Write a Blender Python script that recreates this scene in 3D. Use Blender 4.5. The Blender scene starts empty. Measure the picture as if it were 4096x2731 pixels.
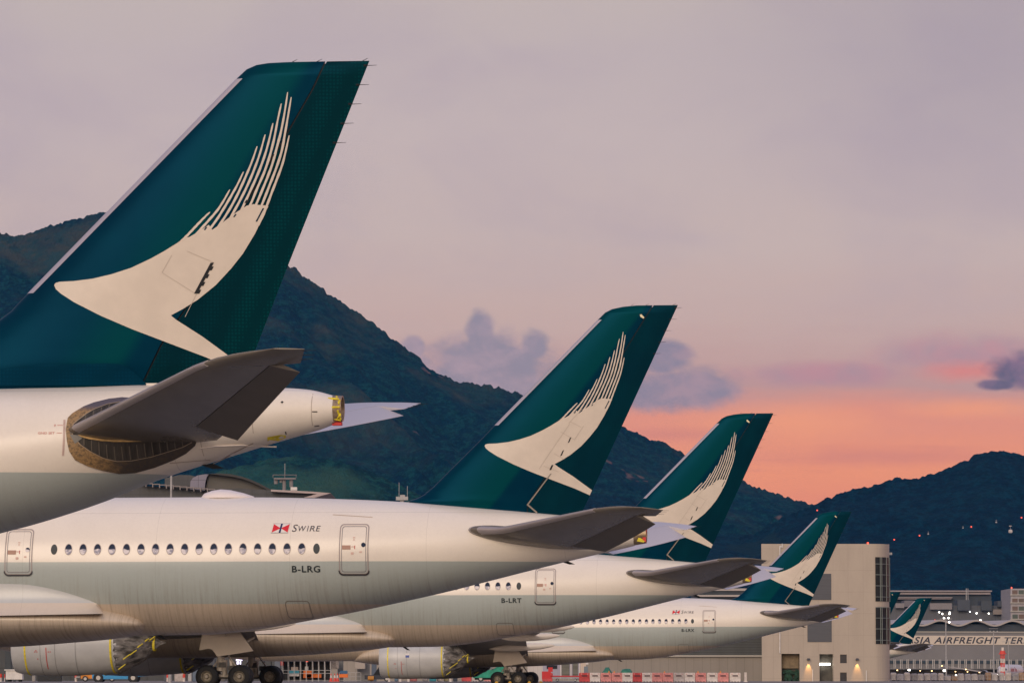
import bpy, bmesh, math, random
import numpy as np
from mathutils import Vector, Matrix
S = bpy.context.scene
COL = S.collection
rnd = random.Random(7)
R = math.radians
# ------------------------------------------------------------------ camera
FPX, CX, CY, HC = 16600.0, 2048.0, 1365.5, 0.5
PHI = math.atan((2712 - CY) / FPX)
cam = bpy.data.objects.new("camera", bpy.data.cameras.new("camera"))
COL.objects.link(cam); S.camera = cam
cam.location = (0, 0, HC); cam.rotation_euler = (math.pi / 2 + PHI, 0, 0)
cam.data.sensor_width = 36; cam.data.lens = 36 * FPX / 4096
cam.data.clip_start = 1; cam.data.clip_end = 30000
def at(x, y, Y):
    """point on the photo's sight line through (x, y) at ground distance Y"""
    u = (x - CX) / FPX; v = (CY - y) / FPX
    r = (u, math.cos(PHI) - v * math.sin(PHI), math.sin(PHI) + v * math.cos(PHI))
    k = Y / r[1]
    return Vector((r[0] * k, Y, r[2] * k + HC))
# ------------------------------------------------------------------ node helpers
class NT:
    def __init__(s, tree): s.t = tree; s.n = tree.nodes; s.l = tree.links
    def new(s, typ, **kw):
        n = s.n.new(typ)
        for k, v in kw.items(): setattr(n, k, v)
        return n
    def put(s, sock, v):
        if isinstance(v, bpy.types.NodeSocket): s.l.new(v, sock)
        elif v is not None:
            if isinstance(v, (tuple, list)) and len(v) == 3 and sock.type == 'RGBA': v = (*v, 1)
            sock.default_value = v
    def m(s, op, a, b=None, c=None, clamp=False):
        n = s.new('ShaderNodeMath', operation=op); n.use_clamp = clamp
        s.put(n.inputs[0], a); s.put(n.inputs[1], b); s.put(n.inputs[2], c)
        return n.outputs[0]
    def ss(s, v, a, b, x=0.0, y=1.0):
        n = s.new('ShaderNodeMapRange', interpolation_type='SMOOTHSTEP')
        s.put(n.inputs[0], v)
        for i, q in enumerate((a, b, x, y)): s.put(n.inputs[1 + i], q)
        return n.outputs[0]
    def mix(s, f, a, b, mode='MIX'):
        n = s.new('ShaderNodeMix', data_type='RGBA', blend_type=mode)
        s.put(n.inputs[0], f); s.put(n.inputs[6], a); s.put(n.inputs[7], b)
        return n.outputs[2]
    def noise(s, vec, scale, detail=3, rough=.5, dist=0):
        n = s.new('ShaderNodeTexNoise'); s.put(n.inputs['Vector'], vec)
        n.inputs['Scale'].default_value = scale; n.inputs['Detail'].default_value = detail
        n.inputs['Roughness'].default_value = rough; n.inputs['Distortion'].default_value = dist
        return n.outputs[0]
    def comb(s, x, y, z=0.0):
        n = s.new('ShaderNodeCombineXYZ')
        for i, q in enumerate((x, y, z)): s.put(n.inputs[i], q)
        return n.outputs[0]
    def sep(s, v):
        n = s.new('ShaderNodeSeparateXYZ'); s.put(n.inputs[0], v); return n.outputs
    def scale(s, v, k):
        n = s.new('ShaderNodeVectorMath', operation='MULTIPLY'); s.put(n.inputs[0], v); n.inputs[1].default_value = k
        return n.outputs[0]
    def ramp(s, f, stops, mode='LINEAR'):
        n = s.new('ShaderNodeValToRGB'); n.color_ramp.interpolation = mode
        e = n.color_ramp.elements
        while len(e) < len(stops): e.new(.5)
        for k, (p, c) in enumerate(stops): e[k].position = p; e[k].color = (*c, 1)
        s.put(n.inputs[0], f); return n.outputs[0]
def lin(r, g, b):
    f = lambda c: (c / 255 / 12.92) if c <= 10 else ((c / 255 + .055) / 1.055) ** 2.4
    return (f(r), f(g), f(b))
# ------------------------------------------------------------------ sky
W = bpy.data.worlds.new("World"); S.world = W; W.use_nodes = True
T = NT(W.node_tree); T.n.clear()
tc = T.new('ShaderNodeTexCoord'); X, Y, Z = T.sep(tc.outputs['Generated'])[:3]
az = T.m('ARCTAN2', X, Y); el = T.m('ARCSINE', Z)
wob = T.m('MULTIPLY', T.m('SUBTRACT', T.noise(T.comb(T.m('MULTIPLY', az, 12), T.m('MULTIPLY', el, 70)), 1.6, 6, .6), .5), .012)
elw = T.m('ADD', el, wob)
g = T.ramp(T.m('MULTIPLY', elw, 4.0), [(0, lin(210, 120, 106)), (.13, lin(229, 134, 112)), (.20, lin(243, 152, 116)), (.250, lin(232, 150, 128)),
    (.278, lin(198, 154, 150)), (.34, lin(206, 175, 167)), (.42, lin(207, 184, 178)), (.52, lin(203, 184, 182)), (.60, lin(198, 181, 181)), (.68, lin(200, 184, 179)), (1, lin(170, 160, 172))])
# lilac patches and a paler left
pv = T.noise(T.comb(T.m('MULTIPLY', az, 14), T.m('MULTIPLY', el, 26)), 1.0, 4, .55, .4)
g = T.mix(T.m('MULTIPLY', T.ss(pv, .42, .72), T.ss(el, .07, .10, 0, .40)), g, lin(180, 162, 175))
g = T.mix(T.m('MULTIPLY', T.ss(az, .02, .12), T.ss(el, .10, .15, 0, .5)), g, lin(164, 150, 164))
g = T.mix(T.m('MULTIPLY', T.ss(az, -.06, -.12), T.ss(el, .13, .06, 0, .35)), g, lin(172, 148, 164))
streak = T.noise(T.comb(T.m('MULTIPLY', az, 10), T.m('MULTIPLY', el, 110)), 1.5, 5, .6)
g = T.mix(T.m('MULTIPLY', T.ss(streak, .5, .75, 0, .5), T.ss(el, .07, .05)), g, lin(205, 118, 116))
def blob(cx, cy, rx, ry):  # a soft elliptical bank centred on a sky direction
    a = T.m('DIVIDE', T.m('SUBTRACT', az, (cx - 2048) / FPX), rx / FPX)
    b = T.m('DIVIDE', T.m('SUBTRACT', el, (2712 - cy) / FPX), ry / FPX)
    d = T.m('SQRT', T.m('ADD', T.m('MULTIPLY', a, a), T.m('MULTIPLY', b, b)))
    return T.m('SUBTRACT', 1, d)
def cloud(g, blobs, col, soft, seed, amt, under=None, sc=52, nk=2.2):
    d = None
    for q in blobs:
        b = blob(*q); d = b if d is None else T.m('MAXIMUM', d, b)
    n = T.noise(T.comb(T.m('ADD', T.m('MULTIPLY', az, 1.0), seed), T.m('MULTIPLY', el, 1.5)), sc, 6, .56, .25)
    d = T.m('MULTIPLY', d, 1.8)
    v = T.m('ADD', d, T.m('MULTIPLY', T.m('SUBTRACT', n, .5), nk))
    n2 = T.noise(T.comb(T.m('ADD', az, seed + 3), T.m('MULTIPLY', el, 1.3)), sc * 1.6, 5, .55, .3)
    c = T.mix(T.ss(n2, .35, .68), col, under or col)
    return T.mix(T.ss(v, 0, soft, 0, amt), g, c)
g = cloud(g, [(3150, 1690, 620, 110), (3900, 1640, 500, 60)], lin(252, 164, 122), 1.8, 12.0, .65, None, 50, 1.4)
g = cloud(g, [(3500, 1830, 700, 60), (2700, 1740, 500, 50)], lin(214, 134, 124), 1.8, 14.0, .6, None, 50, 1.6)
g = cloud(g, [(3850, 1430, 520, 110), (3300, 1500, 500, 70)], lin(196, 140, 152), 1.5, 9.0, .7, lin(176, 142, 156), 60, 1.6)
g = cloud(g, [(3860, 1495, 260, 70)], lin(230, 132, 124), 1.6, 5.0, .8, None, 60, 1.6)
g = cloud(g, [(1830, 1590, 600, 210), (1960, 1470, 330, 170), (1915, 1330, 75, 100), (2130, 1390, 80, 90), (1560, 1500, 300, 120), (1650, 1400, 60, 60)], lin(152, 141, 156), .85, 1.7, .95, lin(176, 153, 164), 80, 2.2)
g = cloud(g, [(2720, 1560, 330, 110), (2650, 1440, 150, 90)], lin(147, 136, 154), .85, 4.1, .95, lin(172, 146, 158), 80, 2.2)
g = cloud(g, [(4110, 1500, 190, 105), (3985, 1550, 120, 30)], lin(98, 94, 122), .9, 7.3, .92, lin(140, 112, 136), 110, 1.7)
# overhead dusk and the brighter, warmer sky at the photographer's back
g = T.mix(T.ss(el, .22, .9), g, lin(150, 156, 196))
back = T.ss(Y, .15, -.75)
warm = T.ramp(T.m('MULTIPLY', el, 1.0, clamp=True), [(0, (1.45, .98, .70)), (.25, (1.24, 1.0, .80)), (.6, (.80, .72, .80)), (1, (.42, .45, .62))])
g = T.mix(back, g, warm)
g = T.mix(T.ss(Z, -.004, -.03), g, (.09, .085, .085))
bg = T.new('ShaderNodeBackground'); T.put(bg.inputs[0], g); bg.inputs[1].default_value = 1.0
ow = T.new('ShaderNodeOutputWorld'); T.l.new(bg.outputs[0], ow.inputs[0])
# low soft after-sunset light from behind the camera
sd = bpy.data.lights.new("sun", 'SUN'); sun = bpy.data.objects.new("sun", sd); COL.objects.link(sun)
sd.energy = 1.3; sd.angle = R(28); sd.color = (1, .80, .60)
dv = Vector((.35, 1.0, -.42)); sun.rotation_euler = dv.to_track_quat('-Z', 'Y').to_euler()
V = S.view_settings; V.view_transform = 'Standard'; V.look = 'None'; V.exposure = 0; V.gamma = 1
# ------------------------------------------------------------------ materials
MATS = {}
def mat(name, col, rough=.5, metal=0.0, spec=.5, var=0.0, vscale=1.0, emit=None, es=1.0, alpha=None, bump=0.0, stretch=(1, 1, 1), coat=0.0):
    if name in MATS: return MATS[name]
    m = bpy.data.materials.new(name); m.use_nodes = True
    t = NT(m.node_tree); p = t.n['Principled BSDF']
    if var or bump:
        co = t.new('ShaderNodeTexCoord').outputs['Object']
        co = t.scale(co, stretch)
        n = t.noise(co, vscale, 5, .6)
        f = t.ss(n, .3, .7)
        c = t.mix(f, tuple(v * (1 - var) for v in col), tuple(min(1, v * (1 + var)) for v in col))
        t.put(p.inputs['Base Color'], c)
        if bump:
            b = t.new('ShaderNodeBump'); b.inputs['Strength'].default_value = bump; b.inputs['Distance'].default_value = .1
            t.put(b.inputs['Height'], n); t.put(p.inputs['Normal'], b.outputs[0])
    else: p.inputs['Base Color'].default_value = (*col, 1)
    p.inputs['Roughness'].default_value = rough; p.inputs['Metallic'].default_value = metal
    p.inputs['Specular IOR Level'].default_value = spec
    p.inputs['Coat Weight'].default_value = coat
    if emit: p.inputs['Emission Color'].default_value = (*emit, 1); p.inputs['Emission Strength'].default_value = es
    if alpha is not None: p.inputs['Alpha'].default_value = alpha
    MATS[name] = m; return m
# ------------------------------------------------------------------ mesh helpers
class MB:
    def __init__(s): s.v = []; s.f = []; s.mi = []
    def face(s, pts, mi=0):
        i = len(s.v); s.v += [tuple(p) for p in pts]; s.f.append(tuple(range(i, i + len(pts)))); s.mi.append(mi)
    def box(s, a, b, rz=0, c=None, mi=0):
        x0, y0, z0 = a; x1, y1, z1 = b
        P = [(x0, y0, z0), (x1, y0, z0), (x1, y1, z0), (x0, y1, z0), (x0, y0, z1), (x1, y0, z1), (x1, y1, z1), (x0, y1, z1)]
        s.hexa(P, mi); return s
    def hexa(s, P, mi=0):
        i = len(s.v); s.v += [tuple(p) for p in P]
        for q in ((3, 2, 1, 0), (4, 5, 6, 7), (0, 1, 5, 4), (1, 2, 6, 5), (2, 3, 7, 6), (3, 0, 4, 7)):
            s.f.append(tuple(i + k for k in q)); s.mi.append(mi)
        return s
    def cyl(s, p0, p1, r0, r1=None, n=12, mi=0, cap=True):
        r1 = r0 if r1 is None else r1
        p0 = Vector(p0); p1 = Vector(p1); d = (p1 - p0).normalized()
        a = d.orthogonal().normalized(); b = d.cross(a)
        i = len(s.v)
        for p, r in ((p0, r0), (p1, r1)):
            for k in range(n):
                t = 2 * math.pi * k / n; s.v.append(tuple(p + (a * math.cos(t) + b * math.sin(t)) * r))
        for k in range(n):
            s.f.append((i + k, i + (k + 1) % n, i + n + (k + 1) % n, i + n + k)); s.mi.append(mi)
        if cap:
            s.f.append(tuple(i + k for k in reversed(range(n)))); s.f.append(tuple(i + n + k for k in range(n))); s.mi += [mi, mi]
        return s
    def loft(s, rings, closed=True, caps=True, mi=0):
        n = len(rings[0]); i = len(s.v)
        for r in rings: s.v += [tuple(p) for p in r]
        for a in range(len(rings) - 1):
            for k in range(n if closed else n - 1):
                q = (i + a * n + k, i + a * n + (k + 1) % n, i + (a + 1) * n + (k + 1) % n, i + (a + 1) * n + k)
                s.f.append(q); s.mi.append(mi)
        if caps:
            s.f.append(tuple(i + k for k in reversed(range(n)))); s.f.append(tuple(i + (len(rings) - 1) * n + k for k in range(n))); s.mi += [mi, mi]
        return s
    def revolve(s, prof, axis_pt, n=40, mi=0, caps=False):   # prof [(x, r)] about the x axis through axis_pt
        c = Vector(axis_pt)
        rings = [[(c.x + x, c.y + r * math.cos(2 * math.pi * k / n), c.z + r * math.sin(2 * math.pi * k / n)) for k in range(n)] for x, r in prof]
        return s.loft(rings, True, caps, mi)
    def build(s, name, m, parent=None, smooth=False, loc=None):
        me = bpy.data.meshes.new(name); me.from_pydata(s.v, [], s.f)
        ms = m if isinstance(m, (list, tuple)) else [m]
        for q in ms: me.materials.append(q)
        if any(s.mi): me.polygons.foreach_set('material_index', s.mi)
        bm = bmesh.new(); bm.from_mesh(me); bmesh.ops.recalc_face_normals(bm, faces=bm.faces); bm.to_mesh(me); bm.free()
        if smooth:
            me.polygons.foreach_set('use_smooth', [True] * len(me.polygons))
            try: me.set_sharp_from_angle(angle=R(smooth if smooth > 1 else 40))
            except Exception: pass
        o = bpy.data.objects.new(name, me); COL.objects.link(o)
        if parent is not None: o.parent = parent
        if loc: o.location = loc
        return o
def tag(o, label=None, cat=None, group=None, kind=None):
    if label: o['label'] = label
    if cat: o['category'] = cat
    if group: o['group'] = group
    if kind: o['kind'] = kind
    return o
def empty(name, loc, rz=0.0, label=None, cat=None, group=None):
    o = bpy.data.objects.new(name, None); COL.objects.link(o); o.location = loc; o.rotation_euler = (0, 0, rz)
    o.empty_display_size = .5
    return tag(o, label, cat, group)
def kids(o): return [c for c in KIDS.get(o.name, [])]
def copy_tree(o, parent=None):
    c = o.copy(); COL.objects.link(c); c.parent = parent
    for ch in list(o.children): copy_tree(ch, c)
    return c
def pchip(xs, ys, xq):
    xs = np.array(xs, float); ys = np.array(ys, float); h = np.diff(xs); d = np.diff(ys) / h
    m = np.zeros(len(xs)); m[0] = d[0]; m[-1] = d[-1]
    for i in range(1, len(xs) - 1):
        if d[i - 1] * d[i] > 0:
            w1 = 2 * h[i] + h[i - 1]; w2 = h[i] + 2 * h[i - 1]; m[i] = (w1 + w2) / (w1 / d[i - 1] + w2 / d[i])
    xq = np.clip(np.atleast_1d(np.array(xq, float)), xs[0], xs[-1])
    k = np.clip(np.searchsorted(xs, xq) - 1, 0, len(xs) - 2); t = (xq - xs[k]) / h[k]
    return (ys[k] * (1 + 2 * t) * (1 - t) ** 2 + m[k] * h[k] * t * (1 - t) ** 2 + ys[k + 1] * t * t * (3 - 2 * t) + m[k + 1] * h[k] * t * t * (t - 1))
def conform(polys, wf, off, name, m, parent, grid=.2, both=False, smooth=True, mis=None):
    """flat (l, z) polygons cut fine and laid on the surface y = -(wf(l, z) + off)"""
    bm = bmesh.new(); grid = min(grid, .2)
    for pi, poly in enumerate(polys):
        b2 = bmesh.new()
        f = b2.faces.new([b2.verts.new((l, 0, z)) for l, z in poly]); f.normal_update()
        bmesh.ops.triangulate(b2, faces=[f])
        ls = [p[0] for p in poly]; zs = [p[1] for p in poly]
        for ax, lo, hi in ((0, min(ls), max(ls)), (2, min(zs), max(zs))):
            k = math.floor(lo / grid) + 1
            while k * grid < hi:
                co = [0, 0, 0]; no = [0, 0, 0]; co[ax] = k * grid; no[ax] = 1
                bmesh.ops.bisect_plane(b2, geom=b2.verts[:] + b2.edges[:] + b2.faces[:], plane_co=co, plane_no=no, dist=1e-5); k += 1
        o_ = off[pi] if isinstance(off, (list, tuple)) else off
        vm = {v: bm.verts.new((v.co.x, -(wf(v.co.x, v.co.z) + o_), v.co.z)) for v in b2.verts}
        for f in b2.faces:
            nf = bm.faces.new([vm[v] for v in f.verts])
            if mis: nf.material_index = mis[pi]
        if both:
            vm = {v: bm.verts.new((v.co.x, (wf(v.co.x, v.co.z) + o_), v.co.z)) for v in b2.verts}
            for f in b2.faces:
                nf = bm.faces.new([vm[v] for v in f.verts])
                if mis: nf.material_index = mis[pi]
        b2.free()
    for f in bm.faces:
        f.normal_update()
        s_ = -1 if sum(v.co.y for v in f.verts) < 0 else 1
        if f.normal.y * s_ < 0: f.normal_flip()
        f.smooth = smooth
    me = bpy.data.meshes.new(name); bm.to_mesh(me); bm.free()
    for q in (m if isinstance(m, (list, tuple)) else [m]): me.materials.append(q)
    o = bpy.data.objects.new(name, me); COL.objects.link(o); o.parent = parent
    return o
def text_polys(txt, size=1.0, shear=0.0, spacing=1.0, bold=0.0):
    cu = bpy.data.curves.new('txt', 'FONT'); cu.body = txt; cu.size = size; cu.shear = shear; cu.space_character = spacing; cu.offset = bold; cu.fill_mode = 'FRONT'; cu.resolution_u = 4
    o = bpy.data.objects.new('txt', cu); COL.objects.link(o)
    dg = bpy.context.evaluated_depsgraph_get(); me = bpy.data.meshes.new_from_object(o.evaluated_get(dg))
    P = [[(me.vertices[i].co.x, me.vertices[i].co.y) for i in p.vertices] for p in me.polygons]
    bpy.data.objects.remove(o); bpy.data.curves.remove(cu); bpy.data.meshes.remove(me)
    return P
def fit(P, x0, x1, y0, y1):
    xs = [p[0] for q in P for p in q]; ys = [p[1] for q in P for p in q]
    sx = (x1 - x0) / (max(xs) - min(xs)); sy = (y1 - y0) / (max(ys) - min(ys))
    return [[(x0 + (a - min(xs)) * sx, y0 + (b - min(ys)) * sy) for a, b in q] for q in P]
def rrect(x0, x1, z0, z1, r, n=5):
    P = []
    for cx, cz, a in ((x1 - r, z1 - r, 0), (x0 + r, z1 - r, 90), (x0 + r, z0 + r, 180), (x1 - r, z0 + r, 270)):
        for k in range(n + 1):
            t = R(a + 90 * k / n); P.append((cx + r * math.cos(t), cz + r * math.sin(t)))
    return P
def ringpolys(A, B):
    n = len(A); return [[A[k], A[(k + 1) % n], B[(k + 1) % n], B[k]] for k in range(n)]
# ================================================================== SETTING
def vnoise(x, y, seed=0):
    xi = np.floor(x).astype(np.int64); yi = np.floor(y).astype(np.int64); xf = x - xi; yf = y - yi
    def h(a, b):
        n = (a * 374761393 + b * 668265263 + seed * 974711) & 0x7fffffff
        n = ((n ^ (n >> 13)) * 1274126177) & 0x7fffffff
        return ((n ^ (n >> 16)) & 0xffff) / 65535.0
    u = xf * xf * (3 - 2 * xf); v = yf * yf * (3 - 2 * yf)
    return (h(xi, yi) * (1 - u) + h(xi + 1, yi) * u) * (1 - v) + (h(xi, yi + 1) * (1 - u) + h(xi + 1, yi + 1) * u) * v
def fbm(x, y, o=5, seed=0, ridged=False):
    a = 1.0; s = 0; t = 0
    for k in range(o):
        n = vnoise(x * 2 ** k + 17 * k, y * 2 ** k - 31 * k, seed + k)
        if ridged: n = 1 - abs(2 * n - 1)
        s = s + a * n; t += a; a *= .5
    return s / t
def gz(Y): return float(np.interp(Y, [-300, 300, 407, 470, 9000], [-.12, -.12, .05, .15, .2]))
def ground_mat():
    m = bpy.data.materials.new('apron_concrete'); m.use_nodes = True; t = NT(m.node_tree); p = t.n['Principled BSDF']
    co = t.new('ShaderNodeTexCoord').outputs['Object']
    n = t.noise(t.scale(co, (1, .35, 1)), .12, 6, .6); n2 = t.noise(co, 1.1, 4, .6)
    c = t.mix(t.ss(n, .3, .7), (.15, .135, .12), (.25, .225, .20)); c = t.mix(t.m('MULTIPLY', t.ss(n2, .5, .8), .35), c, (.08, .075, .075))
    x, y, z = t.sep(co)[:3]
    for q, per in ((x, 6.0), (y, 6.0)):
        d = t.m('ABSOLUTE', t.m('SUBTRACT', t.m('FRACT', t.m('DIVIDE', q, per)), .5))
        c = t.mix(t.m('MULTIPLY', t.m('LESS_THAN', d, .006), .5), c, (.05, .05, .05))
    t.put(p.inputs['Base Color'], c); p.inputs['Roughness'].default_value = .75
    return m
g = MB(); ys = [-290, 300, 407, 470, 900, 2600, 6900]
g.loft([[(x, y, gz(y)) for x in (-2900, -400, 0, 400, 2900)] for y in ys], False, False)
tag(g.build('ground', ground_mat()), kind='structure')
def hill(name, ridge, Yfoot, D, cols, rows, gull, seed, mtl, back=350, base=1.25, foot_h=None, jag=4.0):
    xs = [p[0] * 1.7415 for p in ridge]; yy = [p[1] * 1.7415 for p in ridge]
    px = np.linspace(xs[0], xs[-1], cols); py = pchip(xs, yy, px)
    Dr = D + 260 * (fbm(px / 900, px * 0 + seed, 3, seed) - .5)
    zr = np.array([at(a, b, d).z for a, b, d in zip(px, py, Dr)])
    v = np.concatenate([np.linspace(0, 1, rows), np.linspace(1, 1.35, 10)[1:]])
    Vg, Pg = np.meshgrid(v, px, indexing='ij'); Dg = np.broadcast_to(Dr, Vg.shape); Zr = np.broadcast_to(zr, Vg.shape)
    Y = np.where(Vg <= 1, Yfoot + (Dg - Yfoot) * Vg, Dg + (Vg - 1) / .35 * back)
    X = (Pg - CX) / FPX * Y / math.cos(PHI) * 1.0
    sh = np.where(Vg <= 1, Vg ** base, 1 - ((Vg - 1) / .35) ** 1.4 * .8)
    gl = fbm(X / 210 + Y / 900, Y / 1500 + X / 1500, 5, seed, True) - .55
    med = fbm(X / 70, Y / 160, 5, seed + 9) - .5
    env = np.clip(4 * Vg * np.clip(1 - Vg, 0, 1), 0, 1) ** .7
    Zz = Zr * sh + gull * env * gl * 1.5 + gull * .35 * env * med
    fine = fbm(X / 4.5, Y / 16.0, 3, seed + 4)
    rv = np.clip(1 - abs(Vg - 1) * 9, 0, 1)
    Zz += (jag * 1.7 * (fine - .5) + jag * 1.6 * np.clip(fbm(X / 12, Y / 30, 3, seed + 6) - .55, 0, 1)) * rv
    Zz = np.where(Vg < 1e-6, -2, Zz)
    n, m_ = Vg.shape
    co = np.stack([X, Y, Zz], -1).reshape(-1, 3)
    i = (np.arange(n - 1)[:, None] * m_ + np.arange(m_ - 1)[None, :]).reshape(-1)
    F = np.stack([i, i + 1, i + m_ + 1, i + m_], -1)
    me = bpy.data.meshes.new(name); me.vertices.add(len(co)); me.vertices.foreach_set('co', co.reshape(-1).astype(np.float32))
    me.loops.add(F.size); me.loops.foreach_set('vertex_index', F.reshape(-1).astype(np.int32))
    me.polygons.add(len(F)); me.polygons.foreach_set('loop_start', np.arange(0, F.size, 4, dtype=np.int32))
    me.update(calc_edges=True); me.validate()
    me.polygons.foreach_set('use_smooth', [True] * len(F)); me.materials.append(mtl)
    o = bpy.data.objects.new(name, me); COL.objects.link(o); return tag(o, kind='structure')
def hill_mat(name, forest, forest2, grass, grass_lo, grass_hi, scar, gs=.004):
    m = bpy.data.materials.new(name); m.use_nodes = True; t = NT(m.node_tree); p = t.n['Principled BSDF']
    co = t.new('ShaderNodeTexCoord').outputs['Object']; x, y, z = t.sep(co)[:3]
    co = t.comb(x, t.m('MULTIPLY', y, .32), z)
    cl = t.noise(co, .11, 5, .75); big = t.noise(t.scale(co, (1, 1.5, 1)), gs, 6, .62, .5); fine = t.noise(co, .26, 3, .75)
    c = t.mix(t.ss(cl, .44, .60), forest, forest2)  # tree clump light and shade, with haze blue, put into the forest tones
    c = t.mix(t.ss(fine, .45, .62, 0, .6), c, tuple(q * .4 for q in forest))
    gm = t.m('MULTIPLY', t.ss(big, .44, .60), t.ss(t.m('ADD', z, t.m('MULTIPLY', t.m('SUBTRACT', big, .5), 260)), grass_lo, grass_hi))
    gc = t.mix(t.ss(t.noise(co, .05, 5, .7), .42, .6), grass, tuple(a * .6 + b * .4 for a, b in zip(forest2, grass)))
    c = t.mix(gm, c, gc)
    sc_ = t.noise(t.scale(co, (1, 1.2, 1.3)), .0085, 4, .6, .3)
    c = t.mix(t.ss(sc_, .665, .69, 0, .7), c, scar)
    t.put(p.inputs['Base Color'], c); p.inputs['Roughness'].default_value = 1; p.inputs['Specular IOR Level'].default_value = .05
    b = t.new('ShaderNodeBump'); b.inputs['Strength'].default_value = .9; b.inputs['Distance'].default_value = 7
    t.put(b.inputs['Height'], t.m('ADD', cl, t.m('MULTIPLY', fine, .5))); t.put(p.inputs['Normal'], b.outputs[0])
    return m
HM1 = hill_mat('hillside_forest', (.0008, .024, .050), (.007, .062, .072), (.062, .066, .054), 110, 330, (.22, .13, .12))
HM2 = hill_mat('far_hillside', (.0004, .016, .040), (.002, .036, .064), (.005, .046, .058), 60, 260, (.01, .03, .04))
HM3 = hill_mat('foothill_scrub', (.001, .034, .050), (.014, .086, .078), (.040, .098, .070), -80, 10, (.06, .08, .06), .007)
hill('far_hill', [(1250, 1120), (1480, 1150), (1640, 1225), (1720, 1228), (1780, 1195), (1870, 1158), (1900, 1143), (1945, 1128), (1990, 1118), (2060, 1100), (2130, 1093), (2170, 1078), (2210, 1060), (2260, 1040), (2290, 1036), (2352, 1044), (2450, 1050), (2600, 1060)],
     2350, 3300, 900, 150, 26, 3, HM2, jag=2.6)
hill('mountain', [(-260, 560), (-100, 525), (0, 537), (40, 543), (100, 524), (160, 505), (200, 497), (245, 487), (320, 478), (400, 500), (480, 500), (560, 552), (620, 585), (665, 611), (700, 636), (760, 678), (820, 720), (860, 746), (900, 775), (960, 821), (1000, 856), (1060, 875), (1110, 884), (1160, 892), (1200, 908), (1300, 938), (1370, 956), (1430, 982), (1480, 1002), (1530, 1021), (1560, 1040), (1650, 1083), (1705, 1106), (1760, 1129), (1800, 1142), (1875, 1162), (1990, 1215), (2150, 1290)],
     2300, 4300, 1300, 190, 75, 11, HM1, jag=4.2)
hill('foothill', [(150, 1260), (300, 1165), (400, 1118), (480, 1092), (560, 1070), (620, 1055), (680, 1047), (740, 1052), (800, 1066), (860, 1086), (900, 1104), (950, 1129), (990, 1150), (1060, 1175), (1200, 1215), (1400, 1260)],
     1500, 2150, 620, 90, 14, 21, HM3, back=160, jag=2.0)
# ------------------------------------------------------------------ wall materials
def panel_mat(name, col, dx, dz, var=.06, line=.6, w=.02, off=(0, 0), rough=.6, axis=0):
    m = bpy.data.materials.new(name); m.use_nodes = True; t = NT(m.node_tree); p = t.n['Principled BSDF']
    co = t.new('ShaderNodeTexCoord').outputs['Object']; q = t.sep(co)
    n = t.noise(t.scale(co, (1, 1, .25)), .5, 5, .65)
    c = t.mix(t.ss(n, .3, .7), tuple(v * (1 - var) for v in col), tuple(v * (1 + var) for v in col))
    for s_, per, o_ in ((q[axis], dx, off[0]), (q[2], dz, off[1])):
        if not per: continue
        d = t.m('ABSOLUTE', t.m('SUBTRACT', t.m('FRACT', t.m('DIVIDE', t.m('ADD', s_, o_), per)), .5))
        c = t.mix(t.m('MULTIPLY', t.m('LESS_THAN', d, w / per), line), c, tuple(v * .35 for v in col))
    t.put(p.inputs['Base Color'], c); p.inputs['Roughness'].default_value = rough; return m
def wall_holes(x0, x1, z0, z1, holes, y, depth, mb):
    xs = sorted({x0, x1, *[h[0] for h in holes], *[h[1] for h in holes]}); zs = sorted({z0, z1, *[h[2] for h in holes], *[h[3] for h in holes]})
    for a, b in zip(xs, xs[1:]):
        for c, d in zip(zs, zs[1:]):
            cx, cz = (a + b) / 2, (c + d) / 2
            if any(h[0] < cx < h[1] and h[2] < cz < h[3] for h in holes): continue
            mb.face([(a, y, c), (b, y, c), (b, y, d), (a, y, d)])
    for a, b, c, d in holes:
        mb.face([(a, y, c), (a, y + depth, c), (a, y + depth, d), (a, y, d)]); mb.face([(b, y, c), (b, y, d), (b, y + depth, d), (b, y + depth, c)])
        mb.face([(a, y, d), (a, y + depth, d), (b, y + depth, d), (b, y, d)])
def XZ(x, y, Y): p = at(x, y, Y); return p.x, p.z
M_dark = mat('dark_void', (.012, .014, .018), .8)
M_lamp = mat('lamp_white', (1, 1, 1), .5, emit=(1, .93, .82), es=9)
M_lampw = mat('lamp_warm', (1, .8, .5), .5, emit=(1, .62, .25), es=6)
M_red = mat('lamp_red', (1, .1, .05), .5, emit=(1, .10, .05), es=1.8)
M_steel = mat('galvanised_steel', (.36, .36, .37), .5, .3, var=.12, vscale=2)
M_white = mat('painted_white', (.62, .60, .58), .5, var=.10, vscale=1.5)
# ------------------------------------------------------------------ office tower beside the apron
YT = 540.0; g0 = gz(YT)
def tw(x, y): return XZ(2980 + x / 2.4851, 2100 + y / 2.4851, YT)
TL, TT = tw(162, 184); XA = tw(1275, 0)[0]; XB = tw(1452, 0)[0]
tower = empty('office_tower', ((TL + XB) / 2, YT, g0), 0, 'tall beige panelled service tower with a curved glass corner and two warm wall lamps', 'building')
def TP(o): o.location = (-tower.location.x, -tower.location.y, -tower.location.z); o.parent = tower; return o
mt = panel_mat('beige_wall_panels', (.40, .345, .29), 1.95, 2.8, .05, .16, .03, (.2, .9), axis=0)
holes = []
for a, b, c, d in ((362, 545, 1275, 1700), (740, 880, 1278, 1700)):
    x0, z1 = tw(a, c); x1, _ = tw(b, d); holes.append((x0, x1, g0, z1))
wins = []
for a, b, c, d in ((945, 1012, 1282, 1368), (945, 1012, 1460, 1548)):
    x0, z1 = tw(a, c); x1, z0 = tw(b, d); wins.append((x0, x1, z0, z1))
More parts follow.
